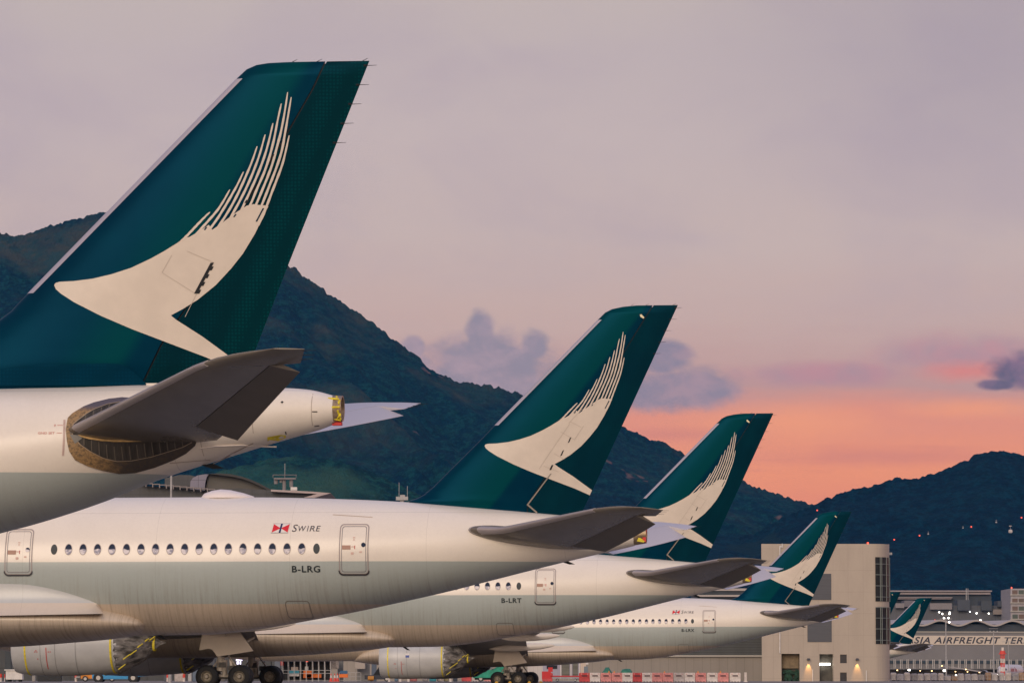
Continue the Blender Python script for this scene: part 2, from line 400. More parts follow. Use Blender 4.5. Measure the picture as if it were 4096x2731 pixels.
mb = MB(); wall_holes(TL, XA, g0, TT, holes + wins, YT, 1.6, mb)
arc = [(XA + (XB - XA) * math.sin(R(a)), YT + (XB - XA) * 1.6 * (1 - math.cos(R(a)))) for a in range(0, 91, 9)]
for (a, b), (c, d) in zip(arc, arc[1:]): mb.face([(a, b, g0), (c, d, g0), (c, d, TT), (a, b, TT)])
e = arc[-1]
mb.face([(XB, e[1], g0), (XB, YT + 26, g0), (XB, YT + 26, TT), (XB, e[1], TT)])
TM = TL + 2.4; mb.face([(TL, YT, g0), (TL, YT, TT), (TM, YT + 26, TT), (TM, YT + 26, g0)]); mb.face([(TM, YT + 26, g0), (TM, YT + 26, TT), (XB, YT + 26, TT), (XB, YT + 26, g0)])
mb.face([(TL, YT, TT)] + [(a, b, TT) for a, b in arc] + [(XB, YT + 26, TT), (TM, YT + 26, TT)])
TP(mb.build('wall', mt, tower))
for k, (a, b, c, d) in enumerate(((500, 858, 480, 740), (620, 862, 905, 1158))):
    x0, z1 = tw(a, c); x1, z0 = tw(b, d)
    o = MB().box((x0, YT - .06, z0), (x1, YT + .05, z1)).build('louvre_panel', mat('louvre_grey', (.075, .080, .095), .6, var=.1, vscale=1, stretch=(.2, 1, 6)), tower); TP(o)
for a, b, c, d in holes:
    TP(MB().box((a - .01, YT + 1.5, c), (b + .01, YT + 1.7, d)).build('doorway_back', mat('dim_doorway', (.075, .07, .06), .8, var=.4, vscale=.7), tower))
for a, b, c, d in wins:
    w_ = TP(MB().box((a, YT + .18, c), (b, YT + .3, d)).build('window', mat('dark_glass', (.02, .024, .032), .12, spec=.6), tower))
x0, z1 = tw(738, 1366); x1, z0 = tw(852, 1390)
TP(MB().box((x0, YT + .9, z0 + .02), (x1, YT + 1.0, z1 - .03)).build('tube_light', M_lamp, tower))
x0, z1 = tw(372, 1280); x1, z0 = tw(540, 1420)
TP(MB().box((x0, YT + 1.2, z0), (x1, YT + 1.4, z1)).build('roller_shutter', mat('lit_shutter', (.20, .15, .09), .7, var=.2, vscale=2), tower))
ff = MB()
for k in range(60):
    x = rnd.uniform(*[tw(q, 0)[0] for q in (385, 535)]); z = rnd.uniform(g0 + .1, tw(0, 1440)[1]); r = rnd.uniform(.1, .28)
    ff.hexa([(x + sx * r * rnd.uniform(.5, 1), YT + 1.1 + sy * r * .5, z + sz * r * rnd.uniform(.4, 1)) for sz in (-1, 1) for sx, sy in ((-1, -1), (1, -1), (1, 1), (-1, 1))])
tag(ff.build('plant_heap', mat('dark_leaf', (.012, .05, .03), .8, var=.5, vscale=3)), 'dark green netting heap inside the left doorway of the beige tower', 'netting')
# pipes
for pts in (((346, 1062), (346, 1272)), ((346, 205), (346, 305)), ((346, 214), (372, 214)), ((370, 182), (370, 222))):
    (a, b), (c, d) = pts; p, q = tw(a, b), tw(c, d)
    TP(MB().cyl((p[0], YT - .12, p[1]), (q[0], YT - .12, q[1]), .085, n=8).build('drain_pipe', M_white, tower))
# glazing on the curved corner
def arcpt(f, out): 
    a = R(90 * f); return (XA + (XB - XA + out) * math.sin(a), YT + (XB - XA) * 1.6 - ((XB - XA) * 1.6 + out) * math.cos(a))
mg = mat('bay_glass', (.010, .012, .016), .35, spec=.25, var=.5, vscale=.8)
mm = mat('mullion', (.20, .23, .22), .5)
for (ya, yb, tr) in ((315, 755, (383, 490, 600, 710)), (810, 1178, (815, 920, 1028, 1140))):
    zt = tw(0, ya)[1]; zb = tw(0, yb)[1]
    mb = MB(); mb.loft([[(*arcpt(f / 10 * .93 + .06, .05), z) for z in (zb, zt)] for f in range(11)], False, False)
    gl = TP(mb.build('curved_window', mg, tower))
    mb = MB()
    for f in (.24, .30, .52, .74, .93): 
        a = arcpt(f, .10); mb.cyl((*a, zb), (*a, zt), .045, n=6)
    for y in tr:
        z = tw(0, y)[1]
        for k in range(8): mb.cyl((*arcpt(.06 + .93 * k / 8, .12), z), (*arcpt(.06 + .93 * (k + 1) / 8, .12), z), .04, n=5)
    TP(mb.build('mullions', mm, tower))
for xx in (630, 1115):
    p = tw(xx, 1330)
    f_ = TP(MB().hexa([(p[0] - .22, YT - .5, p[1] - .1), (p[0] + .22, YT - .5, p[1] - .1), (p[0] + .22, YT, p[1] - .1), (p[0] - .22, YT, p[1] - .1),
                      (p[0] - .15, YT - .35, p[1] + .14), (p[0] + .15, YT - .35, p[1] + .14), (p[0] + .15, YT, p[1] + .14), (p[0] - .15, YT, p[1] + .14)]).build('wall_lamp', mat('lamp_housing', (.05, .05, .06), .5), tower))
    ld = bpy.data.lights.new('wall_lamp_light', 'SPOT'); ld.energy = 330; ld.color = (1, .48, .12); ld.spot_size = R(48); ld.spot_blend = .8; ld.shadow_soft_size = .05
    lo = bpy.data.objects.new('wall_lamp_light', ld); COL.objects.link(lo); lo.location = (p[0], YT - .34, p[1] - .16); lo.rotation_euler = (R(14), 0, 0)
    lo.parent = f_; lo.matrix_parent_inverse.identity()
for xx, ya in ((672, 1430), (1205, 1440)):
    p = tw(xx, ya); TP(MB().box((p[0] - .06, YT - .16, g0), (p[0] + .06, YT - .04, p[1])).build('door_post', M_white, tower))
p = tw(1448, 270); mb = MB().box((p[0], YT + 3.4, p[1] - .2), (p[0] + .5, YT + 3.8, p[1] + .1)); mb.cyl((p[0] + .1, YT + 3.6, p[1] - .5), (p[0] + .1, YT + 3.6, p[1] + 1.2), .05, n=5)
TP(mb.build('aerial', M_steel, tower))
p = tw(1225, 184); TP(MB().cyl((p[0], YT + .6, TT), (p[0], YT + .6, TT + .22), .12, n=8).build('red_beacon', M_red, tower))
# ------------------------------------------------------------------ hangar left of the tower
YH = 566.0; gh = gz(YH)
def hx(x, y): return XZ(x, y, YH)
hl = hx(1300, 0)[0]; hr = TL + 4
hang = empty('hangar', ((hl + hr) / 2, YH, gh), 0, 'long grey-beige hangar wall with a pale ledge left of the tower', 'hangar')
def HP(o): o.location = (-hang.location.x, -hang.location.y, -hang.location.z); o.parent = hang; return o
z1 = hx(2600, 2625)[1]; z2 = hx(2600, 2440)[1]
HP(MB().box((hl, YH, gh), (hr, YH + 40, z1)).build('wall', panel_mat('hangar_cladding', (.27, .245, .22), 1.15, 0, .05, .35, .03), hang))
HP(MB().box((hl, YH - .35, z1), (hr, YH + 40, z1 + .22)).build('ledge', mat('ledge_pale', (.42, .40, .36), .6), hang))
HP(MB().box((hl, YH + .3, z1 + .22), (hr, YH + 40, z2)).build('louvred_wall', panel_mat('dark_louvres', (.060, .066, .068), 0, .35, .1, .5, .05), hang))
HP(MB().box((hl, YH + .1, z2), (hr, YH + 40.2, z2 + .35)).build('roof', mat('ledge_pale', (.42, .40, .36), .6), hang))
# far roofs seen over the fourth aircraft
YR = 900.0
b = empty('cargo_shed', (*XZ(2900, 0, YR)[:1], YR, gz(YR)), 0, 'low pale roof lines showing above the fourth airliner fuselage', 'building')
x0 = XZ(2780, 0, YR)[0] - b.location.x; x1 = XZ(3060, 0, YR)[0] - b.location.x
za_ = XZ(0, 2352, YR)[1] - b.location.z; zb_ = XZ(0, 2378, YR)[1] - b.location.z
MB().box((x0, .4, 0), (x1, 30, za_ - .5)).build('wall', mat('shed_wall', (.035, .045, .06), .7, var=.2, vscale=.3), b)
MB().box((x0, 0, za_ - .5), (x1, 30, za_)).build('roof', mat('roof_edge_pale', (.40, .36, .34), .6), b)
MB().box((x0, -.5, zb_ - .4), (x1, .4, zb_)).build('ledge', mat('roof_edge_pale', (.40, .36, .34), .6), b)
# ------------------------------------------------------------------ freight terminal on the right
YA = 1900.0; ang = R(14)
o0 = at(3480, 2712, YA)
aat = empty('freight_terminal', (o0.x, YA, gz(YA)), ang, 'grey freight terminal with a wavy roof edge and big lettering on a cream band', 'building')
KA = FPX / YA
def ah(y): return .5 + (2712 - y) / KA - gz(YA)
Lw = 120.0
mg_ = mat('aat_grey', (.19, .185, .19), .6, var=.06, vscale=.1)
MB().box((-22, 0, 4.4), (Lw, 60, ah(2524))).build('wall', mg_, aat)
MB().box((-22, -.5, ah(2528)), (Lw, 0, ah(2524))).build('ledge', mat('ledge_pale', (.42, .40, .36), .6), aat)
MB().box((-22, .6, ah(2524)), (Lw, 60, ah(2495))).build('upper_wall', mat('aat_dark', (.045, .055, .07), .6, var=.1, vscale=.1), aat)
MB().box((-22, -.25, ah(2577)), (Lw, -.02, ah(2541))).build('sign_band', mat('cream_band', (.60, .53, .45), .6), aat)
P = fit(text_polys('ASIA AIRFREIGHT TERMINAL', 1, .28, 1.12, .02), 0, 1, ah(2572.5), ah(2546))
x_s = 50 / KA * 1.0
P = [[(p[0], p[1]) for p in q] for q in P]
def aat_x(px): return ((px - 3480) / KA) / (math.cos(ang) - (px - CX) / FPX * math.sin(ang))
xs_all = [aat_x(3650), aat_x(4088)]
# 'SIA AIRFREIGHT TER' spans these two marks; lay the whole line to the same pitch
full = text_polys('ASIA AIRFREIGHT TERMINAL', 1, .28, 1.12, .02)
part = text_polys('ASIA AIRFREIGHT TER', 1, .28, 1.12)
wf_ = max(p[0] for q in full for p in q); wp = max(p[0] for q in part for p in q); w1 = max(p[0] for q in text_polys('A', 1, .28, 1.12) for p in q) * 1.0
k_ = (xs_all[1] - xs_all[0]) / (wp - w1)
xa_ = xs_all[0] - k_ * w1
P = fit(full, xa_, xa_ + wf_ * k_, ah(2572.5), ah(2546))
mb = MB()
for q in P: mb.face([(a, -.32, z) for a, z in q])
mb.build('lettering', mat('sign_letters', (.035, .035, .05), .6), aat)
mb = MB(); n = 220; W_ = lambda x: ah(2494) + 1.15 * math.cos((x - aat_x(3757)) / 17.6 * 2 * math.pi)
mb.loft([[(x, -2.2, W_(x)), (x, -2.2, W_(x) + .75), (x, 60, W_(x) + .75), (x, 60, W_(x))] for x in np.linspace(-22, Lw, n)], True, True)
mb.build('wavy_roof', mat('roof_edge_pale', (.40, .36, .34), .6), aat)
MB().box((-22, -.35, ah(2653)), (Lw, -.02, ah(2641))).build('window_band', mat('band_glass', (.02, .04, .06), .2), aat)
mb = MB(); x = -20
while x < Lw: mb.box((x, -1.1, ah(2672)), (x + .2, -.45, ah(2636))); mb.box((x + .8, -1.1, ah(2672)), (x + .95, -.45, ah(2636))); x += 3.12
mb.build('fins', M_white, aat)
MB().box((-22, -3.5, ah(2675)), (Lw, 0, ah(2672))).build('canopy', mg_, aat)
MB().box((-22, 5, 0), (Lw, 58, 4.4)).build('loading_bay', mat('bay_lit', (.10, .075, .045), .8, var=.5, vscale=.2), aat)
for k, (px, py, r) in enumerate([(3580, 2679, .35), (3627.6, 2677.5, .75), (3671.6, 2681, .3), (3717.7, 2681.5, .35), (3767.6, 2680.5, .8), (3811.9, 2684, .3), (3859.7, 2685, .3), (3907, 2687, .35), (3814, 2698, .45)]):
    MB().box((aat_x(px) - r * .7, -3.2, ah(py) - r * .5), (aat_x(px) + r * .7, -2.9, ah(py) + r * .5)).build('bay_light', M_lamp if r > .4 else M_lampw, aat)
# blocks behind the freight terminal
def block(name, label, x0, x1, y0, Y, col, dep=40, y1=None, cat='building', extra=None, dx=0, dz=0, line=.4):
    p = at(x0, y0, Y); q = at(x1, y0, Y)
    e_ = empty(name, ((p.x + q.x) / 2, Y, gz(Y)), 0, label, cat); w = (q.x - p.x) / 2; h = p.z - gz(Y)
    MB().box((-w, 0, 0), (w, dep, h)).build('wall', panel_mat(name + '_wall', col, dx, dz, .08, line, .12), e_)
    return e_, w, h, Y
e_, w, h, Y = block('machinery_hall', 'dark grey hall wall with bright floodlights above the wavy roof', 3300, 4300, 2420, 2060, (.095, .10, .115), dx=9, dz=0)
K = FPX / Y
for px, py, r in [(3757, 2447, .5), (3799, 2448, .5), (3880, 2445, .4), (3906.7, 2451, .55), (3955, 2452, .5), (3973, 2441, .35), (3922, 2480, .75), (4050.6, 2482, .7)]:
    a = at(px, py, Y - .4); hh = MB().cyl((a.x - e_.location.x, -.35, a.z - gz(Y)), (a.x - e_.location.x, -.1, a.z - gz(Y)), r * .62, n=12); hh.build('floodlight', M_lamp, e_)
for px, py in [(3740, 2479), (4084, 2488)]:
    a = at(px, py, Y - .4); MB().cyl((a.x - e_.location.x, -.35, a.z - gz(Y)), (a.x - e_.location.x, -.1, a.z - gz(Y)), .35, n=10).build('red_light', M_red, e_)
for px0, px1, py0, py1, c in [(3830, 3880, 2398, 2440, (.06, .07, .09)), (3720, 3808, 2411, 2436, (.22, .20, .21)), (3582, 3617, 2411, 2430, (.22, .20, .21)), (3973, 4030, 2436, 2456, (.26, .22, .20)), (3617, 3655, 2400, 2425, (.14, .13, .15)), (3925, 3968, 2402, 2440, (.055, .065, .08)), (3990, 4042, 2402, 2425, (.06, .07, .085))]:
    a = at(px0, py0, Y - 3); b_ = at(px1, py1, Y - 3)
    MB().box((a.x - e_.location.x, -3, b_.z - gz(Y)), (b_.x - e_.location.x, 12, a.z - gz(Y))).build('plant_room', mat('plant_%d' % int(c[0] * 1000), c, .6, var=.08, vscale=.2), e_)
e_, w, h, Y = block('long_roofed_store', 'dark store with two long pale roofs below the far hillside', 3560, 3965, 2376, 2180, (.03, .04, .055), dz=0)
for y0, y1, xa, xb, yy in ((2360, 2365, 3560, 3968, -3), (2368, 2376, 3560, 3962, -2), (2387, 2390, 3570, 3810, -5), (2391, 2395, 3570, 3806, -4.4)):
    a = at(xa, y0, Y + yy); b_ = at(xb, y1, Y + yy)
    MB().box((a.x - e_.location.x, yy, b_.z - gz(Y)), (b_.x - e_.location.x, yy + 30, a.z - gz(Y))).build('roof', mat('roof_lilac', (.30, .26, .27), .6), e_)
a = at(3865, 2352, Y - 6); b_ = at(3870, 2400, Y - 6)
tag(MB().cyl((a.x, Y - 6, 20), (a.x, Y - 6, a.z), .25, n=6).cyl((a.x + .9, Y - 6, 20), (a.x + .9, Y - 6, a.z), .18, n=6).build('twin_mast', M_steel), 'thin pale twin mast in front of the long roofs', 'mast')
e_, w, h, Y = block('striped_office', 'pale office block with rows of windows at the right edge of the picture', 4042, 4260, 2353, 2020, (.33, .31, .33))
K = FPX / Y
for y0, y1 in ((2394, 2411), (2425, 2442), (2457, 2474), (2360, 2380)):
    x = -w + .8
    while x < w:
        MB().box((x, -.12, .3 + (2712 - y1) / K), (x + 2.6, .02, .3 + (2712 - y0) / K)).build('window', mat('office_glass_%d' % rnd.randint(0, 2), (.06 + .08 * rnd.random(), .09, .075), .3), e_); x += 3.1
for y0 in (2381, 2413, 2446, 2478):
    MB().box((-w - .3, -.9, .3 + (2712 - y0) / K), (w, 0, .75 + (2712 - y0) / K)).build('ledge', mat('ledge_pale', (.42, .40, .36), .6), e_)
MB().cyl((-w + .6, .6, h), (-w + .6, .6, h + .8), .3, n=8).build('red_beacon', M_red, e_)
# ------------------------------------------------------------------ passenger terminal behind the second aircraft
YP = 650.0
def px_(x, y): return XZ(300 + x / 1.68, 1820 + y / 1.68, YP)
x_l = px_(-900, 0)[0]
term = empty('passenger_terminal', (-45, YP, gz(YP)), 0, 'dark passenger terminal with a vaulted roof and a pointed flat eave', 'building')
def PP(o): o.location = (45, -YP, -gz(YP)); o.parent = term; return o
mr = panel_mat('standing_seam_roof', (.060, .062, .068), 2.2, .9, .12, .35, .05)
ml = panel_mat('vault_end_panels', (.20, .19, .25), 1.4, 1.2, .05, .6, .05)
def prism(pts, y0, y1, name, m):
    mb = MB(); n = len(pts); mb.face([(a, y0, z) for a, z in pts]); mb.face([(a, y1, z) for a, z in reversed(pts)])
    for k in range(n):
        (a, b), (c, d) = pts[k], pts[(k + 1) % n]; mb.face([(a, y0, b), (a, y1, b), (c, y1, d), (c, y0, d)])
    return PP(mb.build(name, m, term))
prism([px_(*q) for q in ((-900, 330), (240, 285), (430, 205), (620, 212), (900, 238), (1100, 222), (1320, 235), (1600, 252), (1560, 290), (900, 330))], YP, YP + 70, 'roof', mr)
prism([px_(*q) for q in ((1320, 233), (1600, 247), (1722, 257), (1610, 288), (1540, 286), (1630, 262), (1320, 246))], YP - 1.5, YP + 60, 'eave', mat('eave_lilac', (.40, .33, .33), .5))
vault = [(872, 112), (960, 110), (1030, 115), (1100, 130), (1160, 150), (1220, 177), (1270, 203), (1325, 232)]
prism([px_(*q) for q in [(850, 225)] + vault + [(1325, 260), (850, 260)]], YP + 8, YP + 60, 'vault', mat('vault_skin', (.085, .080, .075), .6, var=.12, vscale=.3))
prism([px_(*q) for q in [(a, b - 2) for a, b in vault] + [(a, b + 14) for a, b in reversed(vault[2:])]], YP + 6.5, YP + 8, 'vault_rim', mat('vault_rim_dark', (.03, .028, .03), .6))
prism([px_(*q) for q in ((748, 222), (752, 160), (768, 138), (800, 120), (850, 112), (876, 112), (862, 135), (852, 170), (848, 222))], YP + 7.2, YP + 60, 'vault_end', ml)
prism([px_(*q) for q in ((560, 130), (660, 106), (730, 108), (790, 122), (762, 140), (748, 170), (746, 225), (560, 225))], YP + 12, YP + 60, 'vault', mr)
# gutter brackets along the roof step
mb = MB()
for k in range(11):
    x, y = 440 + k * 46, 192 + k * 4.3; a = px_(x, y); mb.box((a[0], YP - 1.6, a[1]), (a[0] + 1.0, YP - .2, a[1] + .14)); mb.box((a[0] + .9, YP - 1.6, a[1] - .5), (a[0] + 1.05, YP - .2, a[1]))
PP(mb.build('roof_brackets', mat('bracket_lilac', (.22, .19, .19), .5), term))
zr = px_(0, 330)[1]
PP(MB().box((x_l, YP + 1, gz(YP)), (px_(1500, 0)[0], YP + 68, zr)).build('wall', panel_mat('terminal_wall', (.05, .055, .06), 6, 4.2, .2, .5, .12), term))
hs = MB()
def box_thing(name, label, cat, x0, x1, y0, y1, Y, m, dep=1.0, group=None):
    a = at(x0, y0, Y); b_ = at(x1, y1, Y)
    o = MB().box((-(b_.x - a.x) / 2, 0, 0), ((b_.x - a.x) / 2, dep, a.z - b_.z)).build(name, m); o.location = ((a.x + b_.x) / 2, Y, b_.z)
    return tag(o, label, cat, group)
a = at(1131, 1958, YP - 2); r_ = empty('surveillance_mast', (a.x, YP + 2, a.z - .6), 0, 'surveillance mast with a wide platform on the terminal roof', 'mast')
K = FPX / YP
M_steel_d = mat('weathered_steel', (.20, .19, .20), .6)
MB().cyl((0, 0, 0), (0, 0, 2.4), .28, n=8).build('pole', M_steel_d, r_)
MB().box((-1.6, -.8, 2.4), (1.8, .8, 2.62)).box((-1.75, -.9, 3.05), (1.95, .9, 3.12)).box((-1.75, -.9, 2.62), (-1.68, -.8, 3.05)).box((.1, -.9, 2.62), (.17, -.8, 3.05)).box((1.88, -.9, 2.62), (1.95, -.8, 3.05)).build('platform', M_steel_d, r_)
MB().cyl((-1.3, 0, 1.7), (-1.3, 0, 2.4), .32, n=8).cyl((-.5, 0, 1.9), (-.5, 0, 2.4), .25, n=8).cyl((1.1, 0, 1.2), (1.1, 0, 2.4), .3, n=8).build('camera_pods', M_steel_d, r_)
MB().cyl((.1, 0, 2.6), (.1, 0, 4.9), .05, n=5).build('whip_aerial', M_steel, r_)
a = at(1175, 1960, YP); t_ = MB().box((-.5, 0, 0), (.5, 1, .5)).cyl((0, .5, -1.2), (0, .5, 0), .2, n=6).build('roof_vent', M_white); t_.location = (a.x, YP, a.z); tag(t_, 'small white vent box on the roof right of the mast', 'vent')
a = at(1608, 2000, 700); r_ = empty('antenna_stand', (a.x, 700, gz(700)), 0, 'small lattice antenna stand with two thin whips behind the fuselage', 'antenna')
hz = a.z - gz(700); MB().cyl((0, 0, 0), (0, 0, hz), .35, n=8).build('pole', M_steel, r_); MB().box((-1, -.6, hz), (1, .6, hz + .6)).box((-.3, -.6, hz + .6), (.5, .6, hz + .9)).build('cabinet', M_steel, r_)
MB().cyl((-.5, 0, hz), (-.5, 0, hz + 3), .05, n=5).cyl((.9, 0, hz), (.9, 0, hz + 2.4), .05, n=5).build('whip_aerial', M_steel, r_)
# ================================================================== AIRCRAFT
# local frame of every airliner: x aft, y away from the camera side, z up; origin on the ground under the fin tip
def livery_mat(name, bands, white=(.78, .725, .645), grey=(.40, .45, .435), cream=(.55, .465, .37), aft_x=-9.0):
    m = bpy.data.materials.new(name); m.use_nodes = True; t = NT(m.node_tree); p = t.n['Principled BSDF']
    co = t.new('ShaderNodeTexCoord').outputs['Object']; x, y, z = t.sep(co)[:3]
    z1, z2 = bands
    c = t.mix(t.ss(z, z1 - .012, z1 + .012), grey, white)
    c = t.mix(t.ss(z, z2 - .012, z2 + .012), cream, c)
    n1 = t.noise(t.comb(t.m('MULTIPLY', x, 7.5), 0, t.m('MULTIPLY', z, .30)), 1.0, 6, .75)       # rain streaks
    low = t.ss(z, z1 + .35, z2 - .9, .0, 1.0)
    c = t.mix(t.m('MULTIPLY', t.ss(n1, .46, .66), t.m('MULTIPLY', low, .46)), c, (.21, .165, .13))
    n2 = t.noise(t.scale(co, (.5, .5, .5)), 1.0, 4, .6)
    c = t.mix(t.m('MULTIPLY', t.ss(n2, .4, .75), t.m('ADD', .05, t.m('MULTIPLY', low, .13))), c, (.26, .21, .165))
    n3 = t.noise(co, 9, 3, .7); c = t.mix(t.ss(n3, .3, .9, 0, .07), c, (.2, .17, .14))
    xf = t.m('ADD', x, 1.9)   # skin joints
    d = t.m('ABSOLUTE', t.m('SUBTRACT', t.m('FRACT', t.m('DIVIDE', xf, 5.9)), .5))
    c = t.mix(t.m('MULTIPLY', t.m('LESS_THAN', d, .0018), .17), c, (.12, .10, .09))
    for zz in (z1 + 2.15, z2 - .95):
        c = t.mix(t.m('MULTIPLY', t.m('LESS_THAN', t.m('ABSOLUTE', t.m('SUBTRACT', z, zz)), .010), .22), c, (.12, .10, .09))
    t.put(p.inputs['Base Color'], c); p.inputs['Roughness'].default_value = .27; p.inputs['Specular IOR Level'].default_value = .5
    b = t.new('ShaderNodeBump'); b.inputs['Strength'].default_value = .10; b.inputs['Distance'].default_value = .02
    t.put(b.inputs['Height'], t.noise(t.scale(co, (1.6, 1, .8)), 1.0, 2, .5)); t.put(p.inputs['Normal'], b.outputs[0])
    return m
def teal_mat(name, a, b, band=(0, 0, 0), comb=0.0, rough=.30):
    m = bpy.data.materials.new(name); m.use_nodes = True; t = NT(m.node_tree); p = t.n['Principled BSDF']
    co = t.new('ShaderNodeTexCoord').outputs['Object']; x, y, z = t.sep(co)[:3]
    n = t.noise(co, .6, 4, .55)
    c = t.mix(t.ss(n, .3, .7), a, b)
    # reflected sky painted in as a greener band along the leading edge sweep
    s_ = t.m('SUBTRACT', x, t.m('MULTIPLY', z, band[0]))
    f = t.m('MULTIPLY', t.ss(s_, band[1] - band[2], band[1]), t.ss(s_, band[1] + .15, band[1] + band[3]))
    f = t.m('SUBTRACT', t.ss(s_, band[1] - band[2], band[1]), t.ss(s_, band[1], band[1] + band[3]), clamp=True)
    c = t.mix(t.m('MULTIPLY', f, .75), c, (.0005, .050, .050))
    if comb:
        v = t.new('ShaderNodeTexVoronoi'); v.inputs['Scale'].default_value = 11; v.feature = 'F1'; t.put(v.inputs['Vector'], co)
        v.inputs['Randomness'].default_value = .15
        c = t.mix(t.m('MULTIPLY', t.ss(v.outputs['Distance'], .2, .5), comb), c, (.001, .010, .013))
    t.put(p.inputs['Base Color'], c); p.inputs['Roughness'].default_value = rough; p.inputs['Specular IOR Level'].default_value = .16; p.inputs['Specular Tint'].default_value = (.05, .45, .85, 1)
    return m
LIV = livery_mat('livery_paint', (5.56, 3.73))
LIV0 = livery_mat('livery_paint_near', (5.72, 3.2))
TEAL = teal_mat('teal_paint', (.0003, .0175, .040), (.0003, .024, .048), (.78, -14.55, 3.2, .35))
TEAL0 = teal_mat('teal_paint_near', (.0003, .0175, .040), (.0003, .024, .048), (.62, -11.95, 1.8, .5))
RUD = teal_mat('rudder_paint', (.001, .020, .034), (.001, .028, .042), (.5, -40, 1, 1), .35, .4)
RUD0 = teal_mat('rudder_paint_near', (.0006, .018, .026), (.0006, .026, .034), (.45, -6.6, 3, 1.2), .7, .4)
EMB = mat('emblem_cream', (.60, .53, .455), .4, var=.05, vscale=1.2)
LEM = mat('leading_edge_metal', (.40, .37, .43), .42, .25)
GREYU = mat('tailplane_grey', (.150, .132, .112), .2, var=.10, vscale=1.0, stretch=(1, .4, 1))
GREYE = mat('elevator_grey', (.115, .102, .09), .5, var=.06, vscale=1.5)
LITW = mat('lit_tailplane_pale', (.60, .57, .60), .4)  # far tailplane only: its lit look put into a paler colour
BLACK = mat('rubber_black', (.012, .013, .016), .7, var=.3, vscale=6)
HUB = mat('wheel_hub', (.24, .215, .175), .45, .3, var=.3, vscale=6)
GAP = mat('gap_black', (.006, .008, .012), .8)
DOORM = mat('door_outline', (.20, .17, .19), .5)
CREAM = mat('belly_cream', (.52, .46, .39), .5, var=.12, vscale=.8)
COWL = mat('cowl_grey', (.46, .47, .475), .35, var=.08, vscale=.7)
TAPE = mat('yellow_tape', (.72, .60, .03), .6, var=.2, vscale=7)
PLAST = mat('plastic_wrap', (.17, .165, .165), .16, var=.75, vscale=1.4, spec=.9, bump=.9, stretch=(.5, 1.8, 1.8))
TAN = mat('tan_seal', (.50, .33, .13), .6, var=.35, vscale=4)

def rings_mesh(st, n=72, N=150):
    ls = [s[0] for s in st]
    lo, hi = ls[0], ls[-1]
    # dense where the shape changes
    xs = np.unique(np.concatenate([np.linspace(lo, lo + 10, 30), np.linspace(lo + 10, -24, 30), np.linspace(-24, hi, N)]))
    top = pchip(ls, [s[1] for s in st], xs); bot = pchip(ls, [s[2] for s in st], xs); wid = pchip(ls, [s[3] for s in st], xs)
    return [[(x, b * math.cos(2 * math.pi * k / n), (t + o) / 2 + (t - o) / 2 * math.sin(2 * math.pi * k / n)) for k in range(n)] for x, t, o, b in zip(xs, top, bot, wid)]
def surf_fn(st):
    ls = np.array([s[0] for s in st]); gx = np.linspace(ls[0], ls[-1], 900)
    T_ = pchip(ls, [s[1] for s in st], gx); B_ = pchip(ls, [s[2] for s in st], gx); W_ = pchip(ls, [s[3] for s in st], gx)
    def f(l, z):
        t = np.interp(l, gx, T_); b = np.interp(l, gx, B_); w = np.interp(l, gx, W_)
        q = (z - (t + b) / 2) / max((t - b) / 2, 1e-3)
        return float(w * math.sqrt(max(0.0, 1 - q * q)))
    return f
FUS = [(-66.6, 4.95, 4.85, .03), (-66.2, 5.5, 4.35, .65), (-65.4, 6.2, 3.8, 1.25), (-64, 7.1, 3.2, 2.0), (-62, 7.95, 2.75, 2.55), (-59.5, 8.36, 2.5, 2.88), (-56, 8.48, 2.4, 2.98),
       (-25, 8.48, 2.39, 2.98), (-21, 8.48, 2.42, 2.97), (-19.5, 8.47, 2.53, 2.96), (-18.3, 8.46, 2.68, 2.93), (-16.5, 8.42, 2.99, 2.86), (-14.44, 8.35, 3.36, 2.74), (-12.46, 8.25, 3.77, 2.54),
       (-10.2, 8.08, 4.27, 2.24), (-8.1, 7.90, 4.79, 1.86), (-6.3, 7.73, 5.24, 1.47), (-4.8, 7.58, 5.6, 1.12), (-3.4, 7.40, 5.92, .80), (-2.4, 7.24, 6.14, .60), (-1.9, 7.16, 6.26, .5)]
FUS0 = [(-62.5, 4.95, 4.85, .03), (-62, 5.6, 4.3, .7), (-60.5, 6.6, 3.4, 1.6), (-58, 7.6, 2.6, 2.5), (-54, 8.0, 2.36, 2.82), (-20, 8.0, 2.36, 2.82), (-17.5, 8.0, 2.5, 2.82), (-15, 8.0, 2.85, 2.78), (-12.4, 8.0, 3.5, 2.62),
        (-9.7, 8.0, 4.24, 2.33), (-8.9, 8.01, 4.44, 2.22), (-7.68, 8.02, 4.80, 2.04), (-6.8, 8.04, 5.10, 1.90), (-5.97, 8.06, 5.43, 1.74), (-4.95, 8.05, 5.79, 1.50), (-4.02, 8.02, 6.07, 1.26),
        (-2.81, 7.97, 6.43, .92), (-2.08, 7.95, 6.64, .74), (-1.5, 7.90, 6.80, .60), (-1.26, 7.85, 6.87, .55), (-.87, 7.74, 7.02, .40)]
def airfoil_y(x): return 5 * (.2969 * math.sqrt(max(x, 0)) - .126 * x - .3516 * x * x + .2843 * x ** 3 - .1036 * x ** 4)
